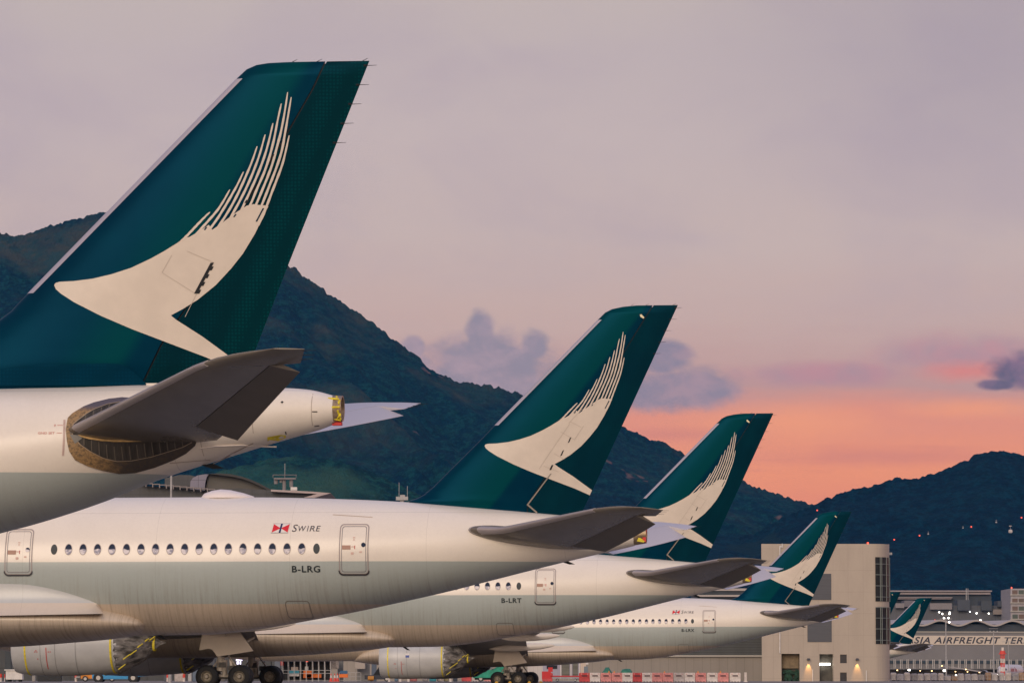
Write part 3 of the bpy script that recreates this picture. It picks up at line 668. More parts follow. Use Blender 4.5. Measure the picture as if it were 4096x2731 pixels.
def fin_fn(LE, TE, ztop, tk):
    zl = [p[1] for p in LE]; ll = [p[0] for p in LE]; zt = [p[1] for p in TE]; lt = [p[0] for p in TE]
    le = lambda z: float(np.interp(z, zl, ll)); te = lambda z: float(np.interp(z, zt, lt))
    def th(l, z):
        a, b = le(z), te(z); c = b - a
        x = min(1, max(0, (l - a) / c)); k = min(1, math.sqrt(max(0, (ztop + .02 - z) / .35)))
        return tk * min(c, 9) * airfoil_y(x) * k + .006
    return le, te, th
def fin_parts(root, LE, TE, HG, zb, ztop, tk, teal, rud, lem, base_l, emb_dx, rud_base=None, near=False):
    le, te, th = fin_fn(LE, TE, ztop, tk)
    zh = [p[1] for p in HG]; lh = [p[0] for p in HG]; hg = lambda z: float(np.interp(z, zh, lh))
    zs = sorted(set(list(np.linspace(zb, ztop - .6, 44)) + list(np.linspace(ztop - .6, ztop, 16)) + zl_knots(LE)))
    def strip(fa, fb, na, full=False, gap=0):
        rings = []
        for z in zs:
            a, b = fa(z), fb(z); pts = []
            us = [(1 - math.cos(math.pi * k / na)) / 2 for k in range(na + 1)]
            L_ = [a + (b - a) * u for u in us]
            pts = [(l, -th(l, z) + gap, z) for l in L_] + [(l, th(l, z) - gap, z) for l in reversed(L_)]
            rings.append(pts)
        return rings
    fin = MB().loft(strip(le, lambda z: hg(z) - .02, 26)).build('vertical_stabilizer', teal, root, smooth=35)
    zr0 = [z for z in zs]
    rd = MB().loft(strip(lambda z: max(hg(z) + .03, te(z) - 6), te, 12, gap=.004)).build('rudder', rud, root, smooth=35)
    # dark gap behind the fin box
    MB().loft([[(hg(z) - .06, -th(hg(z), z) * .8, z), (hg(z) + .1, -th(hg(z), z) * .8, z), (hg(z) + .1, th(hg(z), z) * .8, z), (hg(z) - .06, th(hg(z), z) * .8, z)] for z in zs[:-3]]).build('hinge_gap', GAP, fin)
    # metal leading edge
    z0, z1 = lem
    rr = []
    for z in np.linspace(z0, z1, 30):
        a = le(z); r = []
        for u in (.19, .15, .1, .06, .03, .012, .003): r.append((a + u, -(th(a + u, z) + .006), z))
        r.append((a - .012, 0, z))
        for u in (.003, .012, .03, .06, .1, .15, .19): r.append((a + u, (th(a + u, z) + .006), z))
        rr.append(r)
    MB().loft(rr, True, True).build('leading_edge', LEM, fin, smooth=50)
    # static wicks on the rudder
    for k in range(5):
        z = ztop - .12 - k * (.50 if not near else .50); a = te(z)
        MB().cyl((a - .10, 0, z), (a - .02, 0, z - .005), .035, .03, 6).cyl((a - .02, 0, z - .003), (a + .24, 0, z + .003), .012, .006, 4).build('static_wick', GAP, rd)
    mb = MB()
    for l in (-2.0, -1.35, -.15): mb.cyl((l - .02, 0, ztop), (l + .12, 0, ztop + .07), .012, .006, 4)
    mb.build('tip_wicks', GAP, fin)
    # emblem
    w_ = lambda l, z: th(l, z)
    if emb_dx is not None: emblem(fin, w_, emb_dx)
    # ragged hinge slot and small fairings
    dk = []
    if near:
        pts = [(-4.03, 11.20), (-4.10, 11.05), (-4.10, 10.95), (-4.18, 10.88), (-4.2, 10.72), (-4.3, 10.6), (-4.34, 10.44), (-4.42, 10.32), (-4.48, 10.40), (-4.40, 10.56), (-4.30, 10.74), (-4.22, 10.9), (-4.12, 11.10)]
        dk = [[(hg(z) - .035, z), (hg(z) + .05 + (.05 if k % 2 else 0), z), (hg(z - .1) + .05 + (.05 if k % 2 else 0), z - .1), (hg(z - .1) - .035, z - .1)] for k, z in enumerate(np.arange(11.2, 10.42, -.1))]
        dk += [[(-2.50, 14.0), (-2.44, 14.0), (-2.49, 13.9), (-2.55, 13.9)], [(-3.17, 12.82), (-3.08, 12.82), (-3.14, 12.74), (-3.22, 12.74)]]
    else:
        dk = [[(-4.70, 10.98), (-4.63, 11.02), (-4.72, 10.80), (-4.79, 10.76)], [(-5.02, 10.42), (-4.95, 10.46), (-5.05, 10.22), (-5.13, 10.18)], [(-5.50, 9.80), (-5.42, 9.80), (-5.52, 9.58), (-5.60, 9.58)]]
    conform(dk, w_, .024, 'hinge_fittings', GAP, fin, both=False)
    if not near:
        conform([[(-1.62, 16.36), (-1.55, 16.38), (-1.42, 16.24), (-1.46, 16.18), (-1.60, 16.27)]], w_, .03, 'fin_lamp', mat('lamp_lens', (.75, .68, .45), .3), fin)
        conform([[(-5.56, 9.42), (-5.50, 9.42), (-6.52, 8.06), (-6.60, 8.06)], [(-6.60, 8.06), (-6.54, 8.10), (-6.12, 7.74), (-6.18, 7.70)]], w_, .028, 'rudder_seal', mat('seal_pale', (.24, .21, .18), .6), fin)
        ln = []
        def seg(a, b, w=.012):
            dx, dz = b[0] - a[0], b[1] - a[1]; L = math.hypot(dx, dz); nx, nz = -dz / L * w, dx / L * w
            ln.append([(a[0] - nx, a[1] - nz), (b[0] - nx, b[1] - nz), (b[0] + nx, b[1] + nz), (a[0] + nx, a[1] + nz)])
        for a, b in (((-5.85, 9.76), (-5.2, 9.5)), ((-6.05, 9.62), (-5.6, 10.3)), ((-5.6, 10.3), (-4.7, 11.6)), ((-5.1, 11.25), (-4.5, 10.9)), ((-4.5, 10.9), (-4.1, 11.5)), ((-5.4, 10.3), (-4.95, 10.05)), ((-4.75, 11.62), (-4.15, 12.25)), ((-4.7, 11.7), (-4.2, 11.45))): seg(a, b, .010)
        conform(ln, w_, .022, 'access_panel_lines', mat('panel_line', (.47, .41, .35), .6), fin, smooth=False)
    else:
        ln = []
        for a, b in (((-5.35, 10.95), (-4.45, 10.38)), ((-5.35, 10.95), (-5.1, 11.4)), ((-4.7, 11.5), (-4.0, 11.2)), ((-4.04, 11.23), (-4.75, 9.8))):
            dx, dz = b[0] - a[0], b[1] - a[1]; L = math.hypot(dx, dz); nx, nz = -dz / L * .007, dx / L * .007
            ln.append([(a[0] - nx, a[1] - nz), (b[0] - nx, b[1] - nz), (b[0] + nx, b[1] + nz), (a[0] + nx, a[1] + nz)])
        conform(ln, w_, .022, 'access_panel_lines', mat('panel_line', (.47, .41, .35), .6), fin, smooth=False)
    return fin, rd
def zl_knots(LE): return [p[1] for p in LE if p[1] > LE[0][1]]
FEATH = [[(-4.115, 12.512), (-4.302, 12.327), (-4.509, 12.11), (-4.69, 11.919), (-4.845, 11.766)],
 [(-3.598, 13.091), (-3.732, 12.847), (-3.902, 12.579), (-4.106, 12.337), (-4.326, 12.095), (-4.482, 11.917), (-4.637, 11.738)],
 [(-3.244, 13.55), (-3.388, 13.242), (-3.571, 12.91), (-3.751, 12.603), (-3.929, 12.322), (-4.118, 12.067), (-4.273, 11.862)],
 [(-2.891, 14.21), (-3.009, 13.856), (-3.166, 13.471), (-3.325, 13.113), (-3.477, 12.805), (-3.652, 12.498), (-3.833, 12.217), (-3.987, 11.988)],
 [(-2.682, 14.514), (-2.815, 14.034), (-2.961, 13.623), (-3.12, 13.239), (-3.295, 12.88), (-3.488, 12.522), (-3.651, 12.241), (-3.805, 11.985)],
 [(-2.481, 14.808), (-2.595, 14.314), (-2.698, 13.955), (-2.839, 13.57), (-3.006, 13.185), (-3.16, 12.853), (-3.306, 12.545), (-3.469, 12.264)],
 [(-2.265, 15.316), (-2.364, 14.853), (-2.453, 14.39), (-2.573, 13.927), (-2.714, 13.516), (-2.883, 13.132), (-3.042, 12.748), (-3.184, 12.466)],
 [(-2.1, 15.611), (-2.171, 15.134), (-2.272, 14.593), (-2.392, 14.131), (-2.489, 13.771), (-2.609, 13.438), (-2.746, 13.104), (-2.874, 12.797), (-3.002, 12.516)],
 [(-2.008, 15.48), (-2.092, 14.978), (-2.168, 14.54), (-2.244, 14.128), (-2.351, 13.769), (-2.474, 13.436), (-2.595, 13.128), (-2.726, 12.795), (-2.846, 12.513)],
 [(-2.061, 14.487), (-2.14, 14.127), (-2.229, 13.767), (-2.358, 13.408), (-2.506, 13.024), (-2.632, 12.691), (-2.742, 12.409), (-2.871, 12.153)]]
def emblem(fin, w_, dx):
    body = [(-8.2, 10.65), (-8.19, 10.69), (-8.16, 10.72), (-8.06, 10.745), (-7.68, 10.755), (-7.17, 10.81), (-6.67, 10.92), (-6.16, 11.08), (-5.66, 11.31), (-5.31, 11.50), (-4.95, 11.72), (-4.79, 11.84),
            (-4.64, 11.87), (-4.35, 12.04), (-4.14, 12.18), (-4.05, 12.05), (-3.78, 12.24), (-3.50, 12.45), (-3.40, 12.52), (-3.16, 12.67), (-2.98, 12.71), (-2.86, 12.69), (-2.70, 12.68), (-2.60, 12.65), (-2.64, 12.58), (-2.8, 12.25), (-2.95, 11.94), (-3.26, 11.43), (-3.57, 11.04), (-3.96, 10.62), (-4.43, 10.24), (-4.82, 10.0), (-5.12, 9.84), (-4.97, 9.72), (-4.3, 9.29), (-3.50, 8.70), (-3.60, 8.48),
            (-4.22, 8.76), (-5.32, 9.18), (-6.15, 9.5), (-6.94, 9.84), (-7.65, 10.2), (-8.01, 10.43), (-8.15, 10.55)]
    sh = lambda P: [(a + dx, b) for a, b in P]
    polys = [sh(body)]; offs = [.012]
    for i, F in enumerate(FEATH):
        wd = .030; n = len(F)
        zz = np.array([p[1] for p in F])[::-1]; xx = np.array([p[0] for p in F])[::-1]
        zq = np.linspace(zz[0], zz[-1], 26); xq = pchip(zz, xx, zq)
        Lh = []; Rh = []
        for k in range(26):
            f = k / 25; w = wd * (1 if f < .6 else 1 - .38 * (f - .6) / .4) * (1 + .10 * math.sin(k * 1.7 + i))
            if k == 25: w *= .6
            sl = (xq[min(k + 1, 25)] - xq[max(k - 1, 0)]) / (zq[min(k + 1, 25)] - zq[max(k - 1, 0)])
            ww = w * math.sqrt(1 + sl * sl)
            Lh.append((xq[k] - ww, zq[k])); Rh.append((xq[k] + ww, zq[k]))
        polys.append(sh(Lh + Rh[::-1])); offs.append(.016)
    e1 = conform(polys, w_, offs, 'tail_emblem', EMB, fin, both=True)
    D = [((-4.25, 12.05), (-4.2, 12.12)), ((-3.65, 12.39), (-3.5, 12.62)), ((-3.49, 12.38), (-3.44, 12.45)), ((-2.86, 12.98), (-2.76, 13.23)), ((-2.91, 12.26), (-2.73, 12.6))]
    dp = []
    for a, b in D:
        dp.append(sh([(a[0] - .02, a[1]), (a[0] + .018, a[1] - .005), (b[0] + .022, b[1]), (b[0] - .015, b[1] + .01)]))
    conform(dp, w_, .021, 'emblem_dashes', TEAL, fin, both=True)
def tailplane(root, side, LE, HG, TE, plane, t_c, tipw, mt_, me_, droop, inner=None):
    """side -1 is the camera side. LE/HG/TE: [(w, l)]; plane(l, w) gives the height of the chord plane"""
    fl = lambda A, w: float(np.interp(w, [p[0] for p in A], [p[1] for p in A]))
    w0 = LE[0][0]; e0, e1 = inner
    def sec(w, a, b, c0, c1, dz=None, n=14):
        """chord from a to b on a section whose whole chord is c0..c1"""
        c = c1 - c0; pts = []; us = [(1 - math.cos(math.pi * k / n)) / 2 for k in range(n + 1)]
        k_ = min(1, max(.12, (tipw - w + .02) / .5)) ** .5
        for sg, seq in ((-1, us), (1, us[::-1])):
            for u in seq:
                l = a + (b - a) * u; x = (l - c0) / c; t = t_c * c * airfoil_y(min(1, max(0, x))) * k_ + .004
                d = dz(l, w) if dz else 0
                pts.append((l, side * w, plane(l, w) + sg * t - d))
        return pts
    ws = sorted(set(list(np.linspace(w0, tipw, 46)) + [p[0] for p in LE] + [e0, e1, e1 + .001]))
    R_ = []
    for w in ws:
        c0 = fl(LE, w); c1 = fl(TE, w); b = c1 if (w > e1 or w < e0 - .02) else fl(HG, w)
        R_.append(sec(w, c0, b, c0, c1))
    st = MB().loft(R_).build('horizontal_stabilizer', mt_, root, smooth=35)
    R_ = []
    for w in [x for x in ws if e0 <= x <= e1]:
        c0 = fl(LE, w); c1 = fl(TE, w); h = fl(HG, w) + .03
        R_.append(sec(w, h, c1, c0, c1, dz=lambda l, w_, h=h: (l - h) * droop(w_), n=6))
    MB().loft(R_).build('elevator', me_[0], root if False else st, smooth=35)
    R_ = []
    for w in np.linspace(1.98 if tipw < 9.5 else 2.2, tipw - 1.35, 30):
        c0 = fl(LE, w); c = fl(TE, w) - c0; r_ = []
        for sg, seq in ((-1, (.045, .03, .015, .006, .0015)), (1, (.0015, .006, .015, .03, .045))):
            for u in seq: r_.append((c0 + c * u, side * w, plane(c0 + c * u, w) + sg * (t_c * c * airfoil_y(u) + .004 + .008)))
            if sg < 0: r_.append((c0 - .012, side * w, plane(c0, w)))
        R_.append(r_)
    MB().loft(R_).build('leading_edge', mat('tail_edge_metal', (.33, .30, .31), .35, .3), st, smooth=50)
    for k in range(3):
        w = e1 + .3 + k * (tipw - e1 - .45) / 2; c1 = fl(TE, w)
        MB().cyl((c1 - .05, side * w, plane(c1, w)), (c1 + .28, side * w, plane(c1, w) + .01), .014, .006, 4).build('static_wick', GAP, st)
    return st
def wheel_pair(parent, x, y, z, r=.70, w=.42):
    for s_ in (-1, 1):
        yy = y + s_ * .44
        pr = [(-w / 2, r * .50), (-w / 2, r * .62), (-w / 2 - .01, r * .80), (-w / 2 + .05, r * .94), (-w / 2 + .11, r), (w / 2 - .11, r), (w / 2 - .05, r * .94), (w / 2 + .01, r * .80), (w / 2, r * .62), (w / 2, r * .50)]
        n = 32; rings = [[(x + rr * math.cos(2 * math.pi * k / n), yy + a, z + rr * math.sin(2 * math.pi * k / n)) for k in range(n)] for a, rr in pr]
        mb = MB().loft(rings, True, False); t_ = mb.build('wheel', BLACK, parent, smooth=40)
        # rim with dish, hub and spokes merged into one mesh of the wheel object's second material
        rim = MB()
        for s2 in (-1, 1):
            q = [(s2 * w * .50, r * .52), (s2 * (w * .5 - .02), r * .46), (s2 * (w * .5 - .13), r * .42), (s2 * (w * .5 - .15), r * .18), (s2 * (w * .5 - .05), r * .14), (s2 * (w * .5 - .04), .01)]
            rim.loft([[(x + rr * math.cos(2 * math.pi * k / 24), yy + a, z + rr * math.sin(2 * math.pi * k / 24)) for k in range(24)] for a, rr in q], True, False)
        joinmesh(t_, rim, [HUB], 12)
def joinmesh(o, mb, mats, n_sp=0):
    me = o.data; b = bmesh.new(); b.from_mesh(me); base = len(me.materials)
    for m in mats: me.materials.append(m)
    vs = [b.verts.new(v) for v in mb.v]
    for f, mi in zip(mb.f, mb.mi):
        try: q = b.faces.new([vs[i] for i in f]); q.material_index = base + mi; q.smooth = True
        except ValueError: pass
    bmesh.ops.recalc_face_normals(b, faces=b.faces); b.to_mesh(me); b.free()
def landing_gear(root, side):
    y = side * 5.3; gl = -33.3
    leg = MB().cyl((gl - .3, y, .9), (gl - .1, side * 4.9, 3.9), .22, .26, 14).cyl((gl, y, .62), (gl, y, 1.6), .15, .17, 12)
    leg.cyl((gl - 1.1, y, .58), (gl + 1.1, y, .58), .15, .15, 10).cyl((gl + .9, y, .9), (gl + .1, y, 2.0), .06, .06, 8).cyl((gl - .9, y, .9), (gl - .2, y, 1.9), .05, .05, 8)
    leg.cyl((gl + .2, y, 1.9), (gl + 1.6, side * 4.2, 3.0), .09, .09, 8).cyl((gl - .1, y, 2.4), (gl, side * 2.6, 3.2), .10, .10, 8)
    for dx in (-1.01, 1.01): leg.cyl((gl + dx, y - .7, .58), (gl + dx, y + .7, .58), .10, .10, 10)
    LG = 1
    g_ = leg.build('landing_gear', mat('gear_paint', (.42, .38, .33), .5, var=.25, vscale=3), root, smooth=40)
    MB().box((gl - .35, y - .25, 1.15), (gl + .1, y + .05, 1.45)).box((gl + .25, y - .2, .95), (gl + .6, y + .15, 1.25)).cyl((gl - .7, y - .3, .5), (gl + .7, y - .3, .5), .05, n=6).box((gl - .1, y - .3, 1.8), (gl + .2, y - .05, 2.1)).build('brake_lines', mat('gear_dark', (.06, .055, .05), .5, var=.5, vscale=5), g_)
    for dx in (-1.01, 1.01): wheel_pair(g_, gl + dx, y, .58)
    yy = side * 6.3
    pts = [(-34.45, 3.55), (-32.4, 3.62), (-31.95, 2.95), (-31.7, 2.6), (-31.35, 2.13), (-32.5, 1.95), (-33.6, 1.8), (-33.75, 2.05), (-33.9, 2.22), (-34.1, 2.28), (-34.7, 2.18)]
    mb = MB(); mb.face([(a, yy, z) for a, z in pts]); mb.face([(a, yy - side * .07, z) for a, z in reversed(pts)])
    for k in range(len(pts)):
        (a, b), (c, d) = pts[k], pts[(k + 1) % len(pts)]; mb.face([(a, yy, b), (a, yy - side * .07, b), (c, yy - side * .07, d), (c, yy, d)])
    mb.build('gear_door', mat('gear_door_paint', (.56, .49, .41), .5, var=.06, vscale=1), g_)
    MB().box((-33.75, yy - .12 if side < 0 else yy - .02, 3.0), (-33.0, yy + .02 if side < 0 else yy + .12, 4.0)).build('door_hinge', CREAM, g_)
def wing(root, side, fair=True):
    LE = [(1.5, -46.6), (3, -45.5), (11, -39.9), (30, -26.5), (31.3, -25.0), (31.8, -23.9)]; TE = [(1.5, -31.6), (3, -31.6), (11, -30.9), (30, -23.8), (31.3, -23.3), (31.8, -23.0)]
    Zc = [(1.5, 3.05), (3, 3.3), (9, 4.35), (11, 4.6), (20, 5.6), (30, 7.0), (31.3, 7.8), (31.8, 8.6)]
    fl = lambda A, w: float(np.interp(w, [p[0] for p in A], [p[1] for p in A]))
    R_ = []
    for w in sorted(set(list(np.linspace(1.5, 31.8, 40)) + [3, 11, 30, 31.3])):
        a, b = fl(LE, w), fl(TE, w); c = b - a; tc_ = float(np.interp(w, [1.5, 11, 31.8], [.115, .10, .07])); pts = []; us = [(1 - math.cos(math.pi * k / 16)) / 2 for k in range(17)]
        for sg, seq in ((-1, us), (1, us[::-1])):
            for u in seq: pts.append((a + c * u, side * w, fl(Zc, w) + sg * tc_ * c * airfoil_y(u) * (.8 if sg < 0 else 1.0) - .02 * c * (u - .5) - (.25 * max(0, u - .8) * c * .6)))
        R_.append(pts)
    wg = MB().loft(R_).build('wing', mat('wing_grey', (.30, .28, .27), .5, var=.12, vscale=.6), root, smooth=35)
    for w, k in ((7.6, 1.15), (14.5, 1), (21, .85)):
        te_ = fl(TE, w); z = fl(Zc, w) - .45
        pr = [(te_ - 3.2 * k, .03), (te_ - 2.6 * k, .22), (te_ - 1.5 * k, .36), (te_, .38), (te_ + 1.2 * k, .30), (te_ + 2.0 * k, .16), (te_ + 2.35 * k, .03)]
        n = 14; rings = [[(x, side * w + .75 * r * math.cos(2 * math.pi * j / n), z + r * math.sin(2 * math.pi * j / n) + .05 * (x - te_)) for j in range(n)] for x, r in pr]
        MB().loft(rings).build('flap_fairing', mat('fairing_pale', (.60, .55, .49), .4), wg, smooth=40)
    return wg
def engine(root, side):
    y = side * 10.5; zc = 2.50
    prof = [(-44.95, 1.50), (-45.05, 1.60), (-45.0, 1.68), (-44.7, 1.77), (-44.1, 1.83), (-43, 1.88), (-41.8, 1.88), (-40.5, 1.82), (-39.4, 1.74), (-38.6, 1.66), (-38.6, 1.58)]
    e_ = MB().revolve(prof, (0, y, zc), 56).build('engine', COWL, root, smooth=40)
    MB().revolve([(-44.9, 1.52), (-44.4, 1.45), (-43.6, 1.42)], (0, y, zc), 40).build('inlet_lining', mat('inlet_grey', (.25, .25, .26), .5), e_)
    MB().revolve([(-44.72, 1.55), (-44.85, 1.0), (-44.95, .3), (-45.0, .01)], (0, y, zc), 32).build('inlet_cover', mat('inlet_cover_film', (.16, .15, .17), .3, var=.4, vscale=1.2, bump=.6), e_)
    # shrink wrap over the exhaust, gathered and creased
    rings = []; n = 56
    for i, (x, r) in enumerate([(-38.75, 1.70), (-38.4, 1.60), (-38.0, 1.38), (-37.6, 1.20), (-37.2, .98), (-36.9, .62), (-36.7, .42), (-36.5, .30), (-36.3, .14), (-35.95, .03)]):
        rings.append([(x + .05 * math.sin(k * 3.1 + i), y + r * (1 + .045 * math.sin(k * 2.4 + i * .9) + .02 * rnd.random()) * math.cos(2 * math.pi * k / n), zc + .1 * i / 9 + r * (1 + .05 * math.sin(k * 2.1 + i * 1.1)) * math.sin(2 * math.pi * k / n)) for k in range(n)])
    MB().loft(rings).build('exhaust_wrap', PLAST, e_, smooth=60)
    def band(x, r, wd, nm='tape_band'):
        MB().revolve([(x - wd / 2, r), (x - wd / 2, r + .012), (x + wd / 2, r + .012), (x + wd / 2, r)], (0, y, zc), 48).build(nm, TAPE, e_)
    band(-44.15, 1.835, .10); band(-38.95, 1.72, .12); band(-36.6, .40, .14)
    mb = MB()
    for k in range(6):
        a0 = R(205 - 15 * k + rnd.uniform(-7, 7)); x0 = -38.5 + .33 * k + rnd.uniform(-.05, .05); r0 = 1.64 - .20 * k
        p0 = Vector((x0, y + r0 * 1.06 * math.cos(a0), zc + r0 * 1.06 * math.sin(a0 + .5))); p1 = p0 + Vector((.42, 0, .30)); mb.cyl(p0, p1, rnd.uniform(.03, .07), .03, 5)
    mb.build('tape_strips', TAPE, e_)
    for k in range(3):
        x = (-43.2, -42.3, -41.05)[k]; r = (1.875, 1.885, 1.86)[k]
        MB().revolve([(x - .012, r), (x - .012, r + .008), (x + .012, r + .008), (x + .012, r)], (0, y, zc), 48).build('cowl_seam', mat('seam_grey', (.22, .22, .23), .6), e_)
    a = R(170) if side < 0 else R(10)
    sq = MB(); 
    for z0_, z1_, mi in ((2.88, 3.06, 0), (2.66, 2.88, 1)):
        yy = lambda z: y + side * (math.sqrt(1.885 ** 2 - (z - zc) ** 2) + .012)
        sq.face([(-42.40, yy(z0_), z0_), (-42.05, yy(z0_), z0_), (-42.05, yy(z1_), z1_), (-42.40, yy(z1_), z1_)], mi)
    sq.build('placard', [M_white, mat('placard_blue', (.02, .06, .30), .5)], e_)
    yy = lambda z: y + side * (math.sqrt(max(0, 1.88 ** 2 - (z - zc) ** 2)) + .014)
    rl = MB()
    for k in range(8):
        z0_ = 2.3 - k * .16; rl.face([(-42.85, yy(z0_), z0_), (-42.80, yy(z0_), z0_), (-42.80, yy(z0_ - .16), z0_ - .16), (-42.85, yy(z0_ - .16), z0_ - .16)])
    for xx, zz in ((-43.55, 2.02), (-43.42, 2.02), (-43.48, 2.10), (-42.72, 2.02), (-42.60, 2.02), (-43.4, 1.6)): rl.face([(xx, yy(zz), zz), (xx + .07, yy(zz), zz), (xx + .07, yy(zz + .05), zz + .05), (xx, yy(zz + .05), zz + .05)])
    rl.build('warning_line', mat('marking_red', (.50, .06, .05), .6), e_)
    pts = [(-42.9, 4.1), (-40.2, 4.75), (-36.4, 4.45), (-38.3, 3.9), (-40.5, 3.9)]
    mb = MB(); mb.face([(x, y - .2, z) for x, z in pts]); mb.face([(x, y + .2, z) for x, z in reversed(pts)])
    for k in range(len(pts)):
        (p, q), (r_, s_) = pts[k], pts[(k + 1) % len(pts)]; mb.face([(p, y - .2, q), (p, y + .2, q), (r_, y + .2, s_), (r_, y - .2, s_)])
    mb.build('pylon', COWL, e_)
def cabin_door(root, sf, x0, x1, z0, z1, name='cabin_door'):
    O = rrect(x0, x1, z0, z1, .17, 6); I = rrect(x0 + .045, x1 - .045, z0 + .045, z1 - .045, .14, 6)
    O2 = rrect(x0 + .10, x1 - .10, z0 + .10, z1 - .10, .11, 6); I2 = rrect(x0 + .125, x1 - .125, z0 + .125, z1 - .125, .10, 6)
    d = conform([O], sf, .010, name, LIV if sf is SF else LIV0, root, grid=.3)
    conform(ringpolys(O, I), sf, .020, 'door_frame', mat('door_rim', (.33, .28, .27), .5), d, grid=.5)
    conform(ringpolys(O2, I2), sf, .022, 'door_seal', DOORM, d, grid=.5)
    lip = [p for p in ringpolys(rrect(x0 - .03, x1 + .03, z0 - .05, z1, .2, 6), rrect(x0 + .01, x1 - .01, z0 + .02, z1, .17, 6)) if all(q[1] < z0 + .30 for q in p)]
    conform(lip, sf, .035, 'sill_shadow_strip', mat('sill_dark', (.035, .035, .04), .6), d, grid=.5)  # dark strip stands in for the shade under the door sill
    cx, cz = x1 - .22, z1 - .92
    c_ = [(cx + .095 * math.cos(t * math.pi / 8), cz + .10 * math.sin(t * math.pi / 8)) for t in range(16)]
    conform([c_], sf, .024, 'porthole', PANE, d, grid=.5)
    hx_ = (x0 + x1) / 2
    mk = [(x0 + .13, x0 + .50, z1 - 1.12, z1 - .94, 0), (hx_ - .05, hx_ + .05, z1 - .62, z1 - .58, 1), (hx_ - .03, hx_ + .03, z1 - .72, z1 - .67, 1), (hx_ + .03, hx_ + .06, z1 - 1.10, z1 - .95, 2), (hx_ - .12, hx_ - .0, z1 - 1.34, z1 - 1.24, 1), (hx_ + .25, hx_ + .36, z1 - 1.26, z1 - 1.20, 1), (hx_ - .1, hx_ + .02, z1 - 1.02, z1 - .98, 1)]
    conform([[(a, c), (b, c), (b, e), (a, e)] for a, b, c, e, k in mk], sf, .026, 'door_markings', [mat('mark_brown', (.40, .24, .18), .6), mat('mark_pink', (.62, .42, .36), .6), mat('marking_red', (.50, .06, .05), .6)], d, grid=.5, mis=[m_[4] for m_ in mk])
def pane_mat():
    m = bpy.data.materials.new('window_pane'); m.use_nodes = True; t = NT(m.node_tree); p = t.n['Principled BSDF']
    co = t.new('ShaderNodeTexCoord').outputs['Object']; x, y, z = t.sep(co)[:3]
    n = t.noise(t.scale(co, (2.6, 1, 5)), 1.0, 3, .6, .8)
    lvl = t.m('ADD', 6.11, t.m('MULTIPLY', t.m('SUBTRACT', t.noise(t.scale(co, (1.65, 1, 0)), 1.7, 1), .5), .22))
    d = t.ss(t.m('SUBTRACT', z, lvl), -.025, .02)
    foil = t.mix(t.ss(n, .40, .58), (.30, .30, .38), (.72, .68, .70))
    c = t.mix(d, foil, (.010, .022, .055))
    t.put(p.inputs['Base Color'], c); p.inputs['Roughness'].default_value = .5; p.inputs['Specular IOR Level'].default_value = .15; return m
PANE = pane_mat()
RFM = livery_mat('root_fairing_paint', (3.78, 1.0), (.50, .52, .525), (.62, .54, .455), (.62, .54, .455))
SF = surf_fn(FUS); SF0 = surf_fn(FUS0)
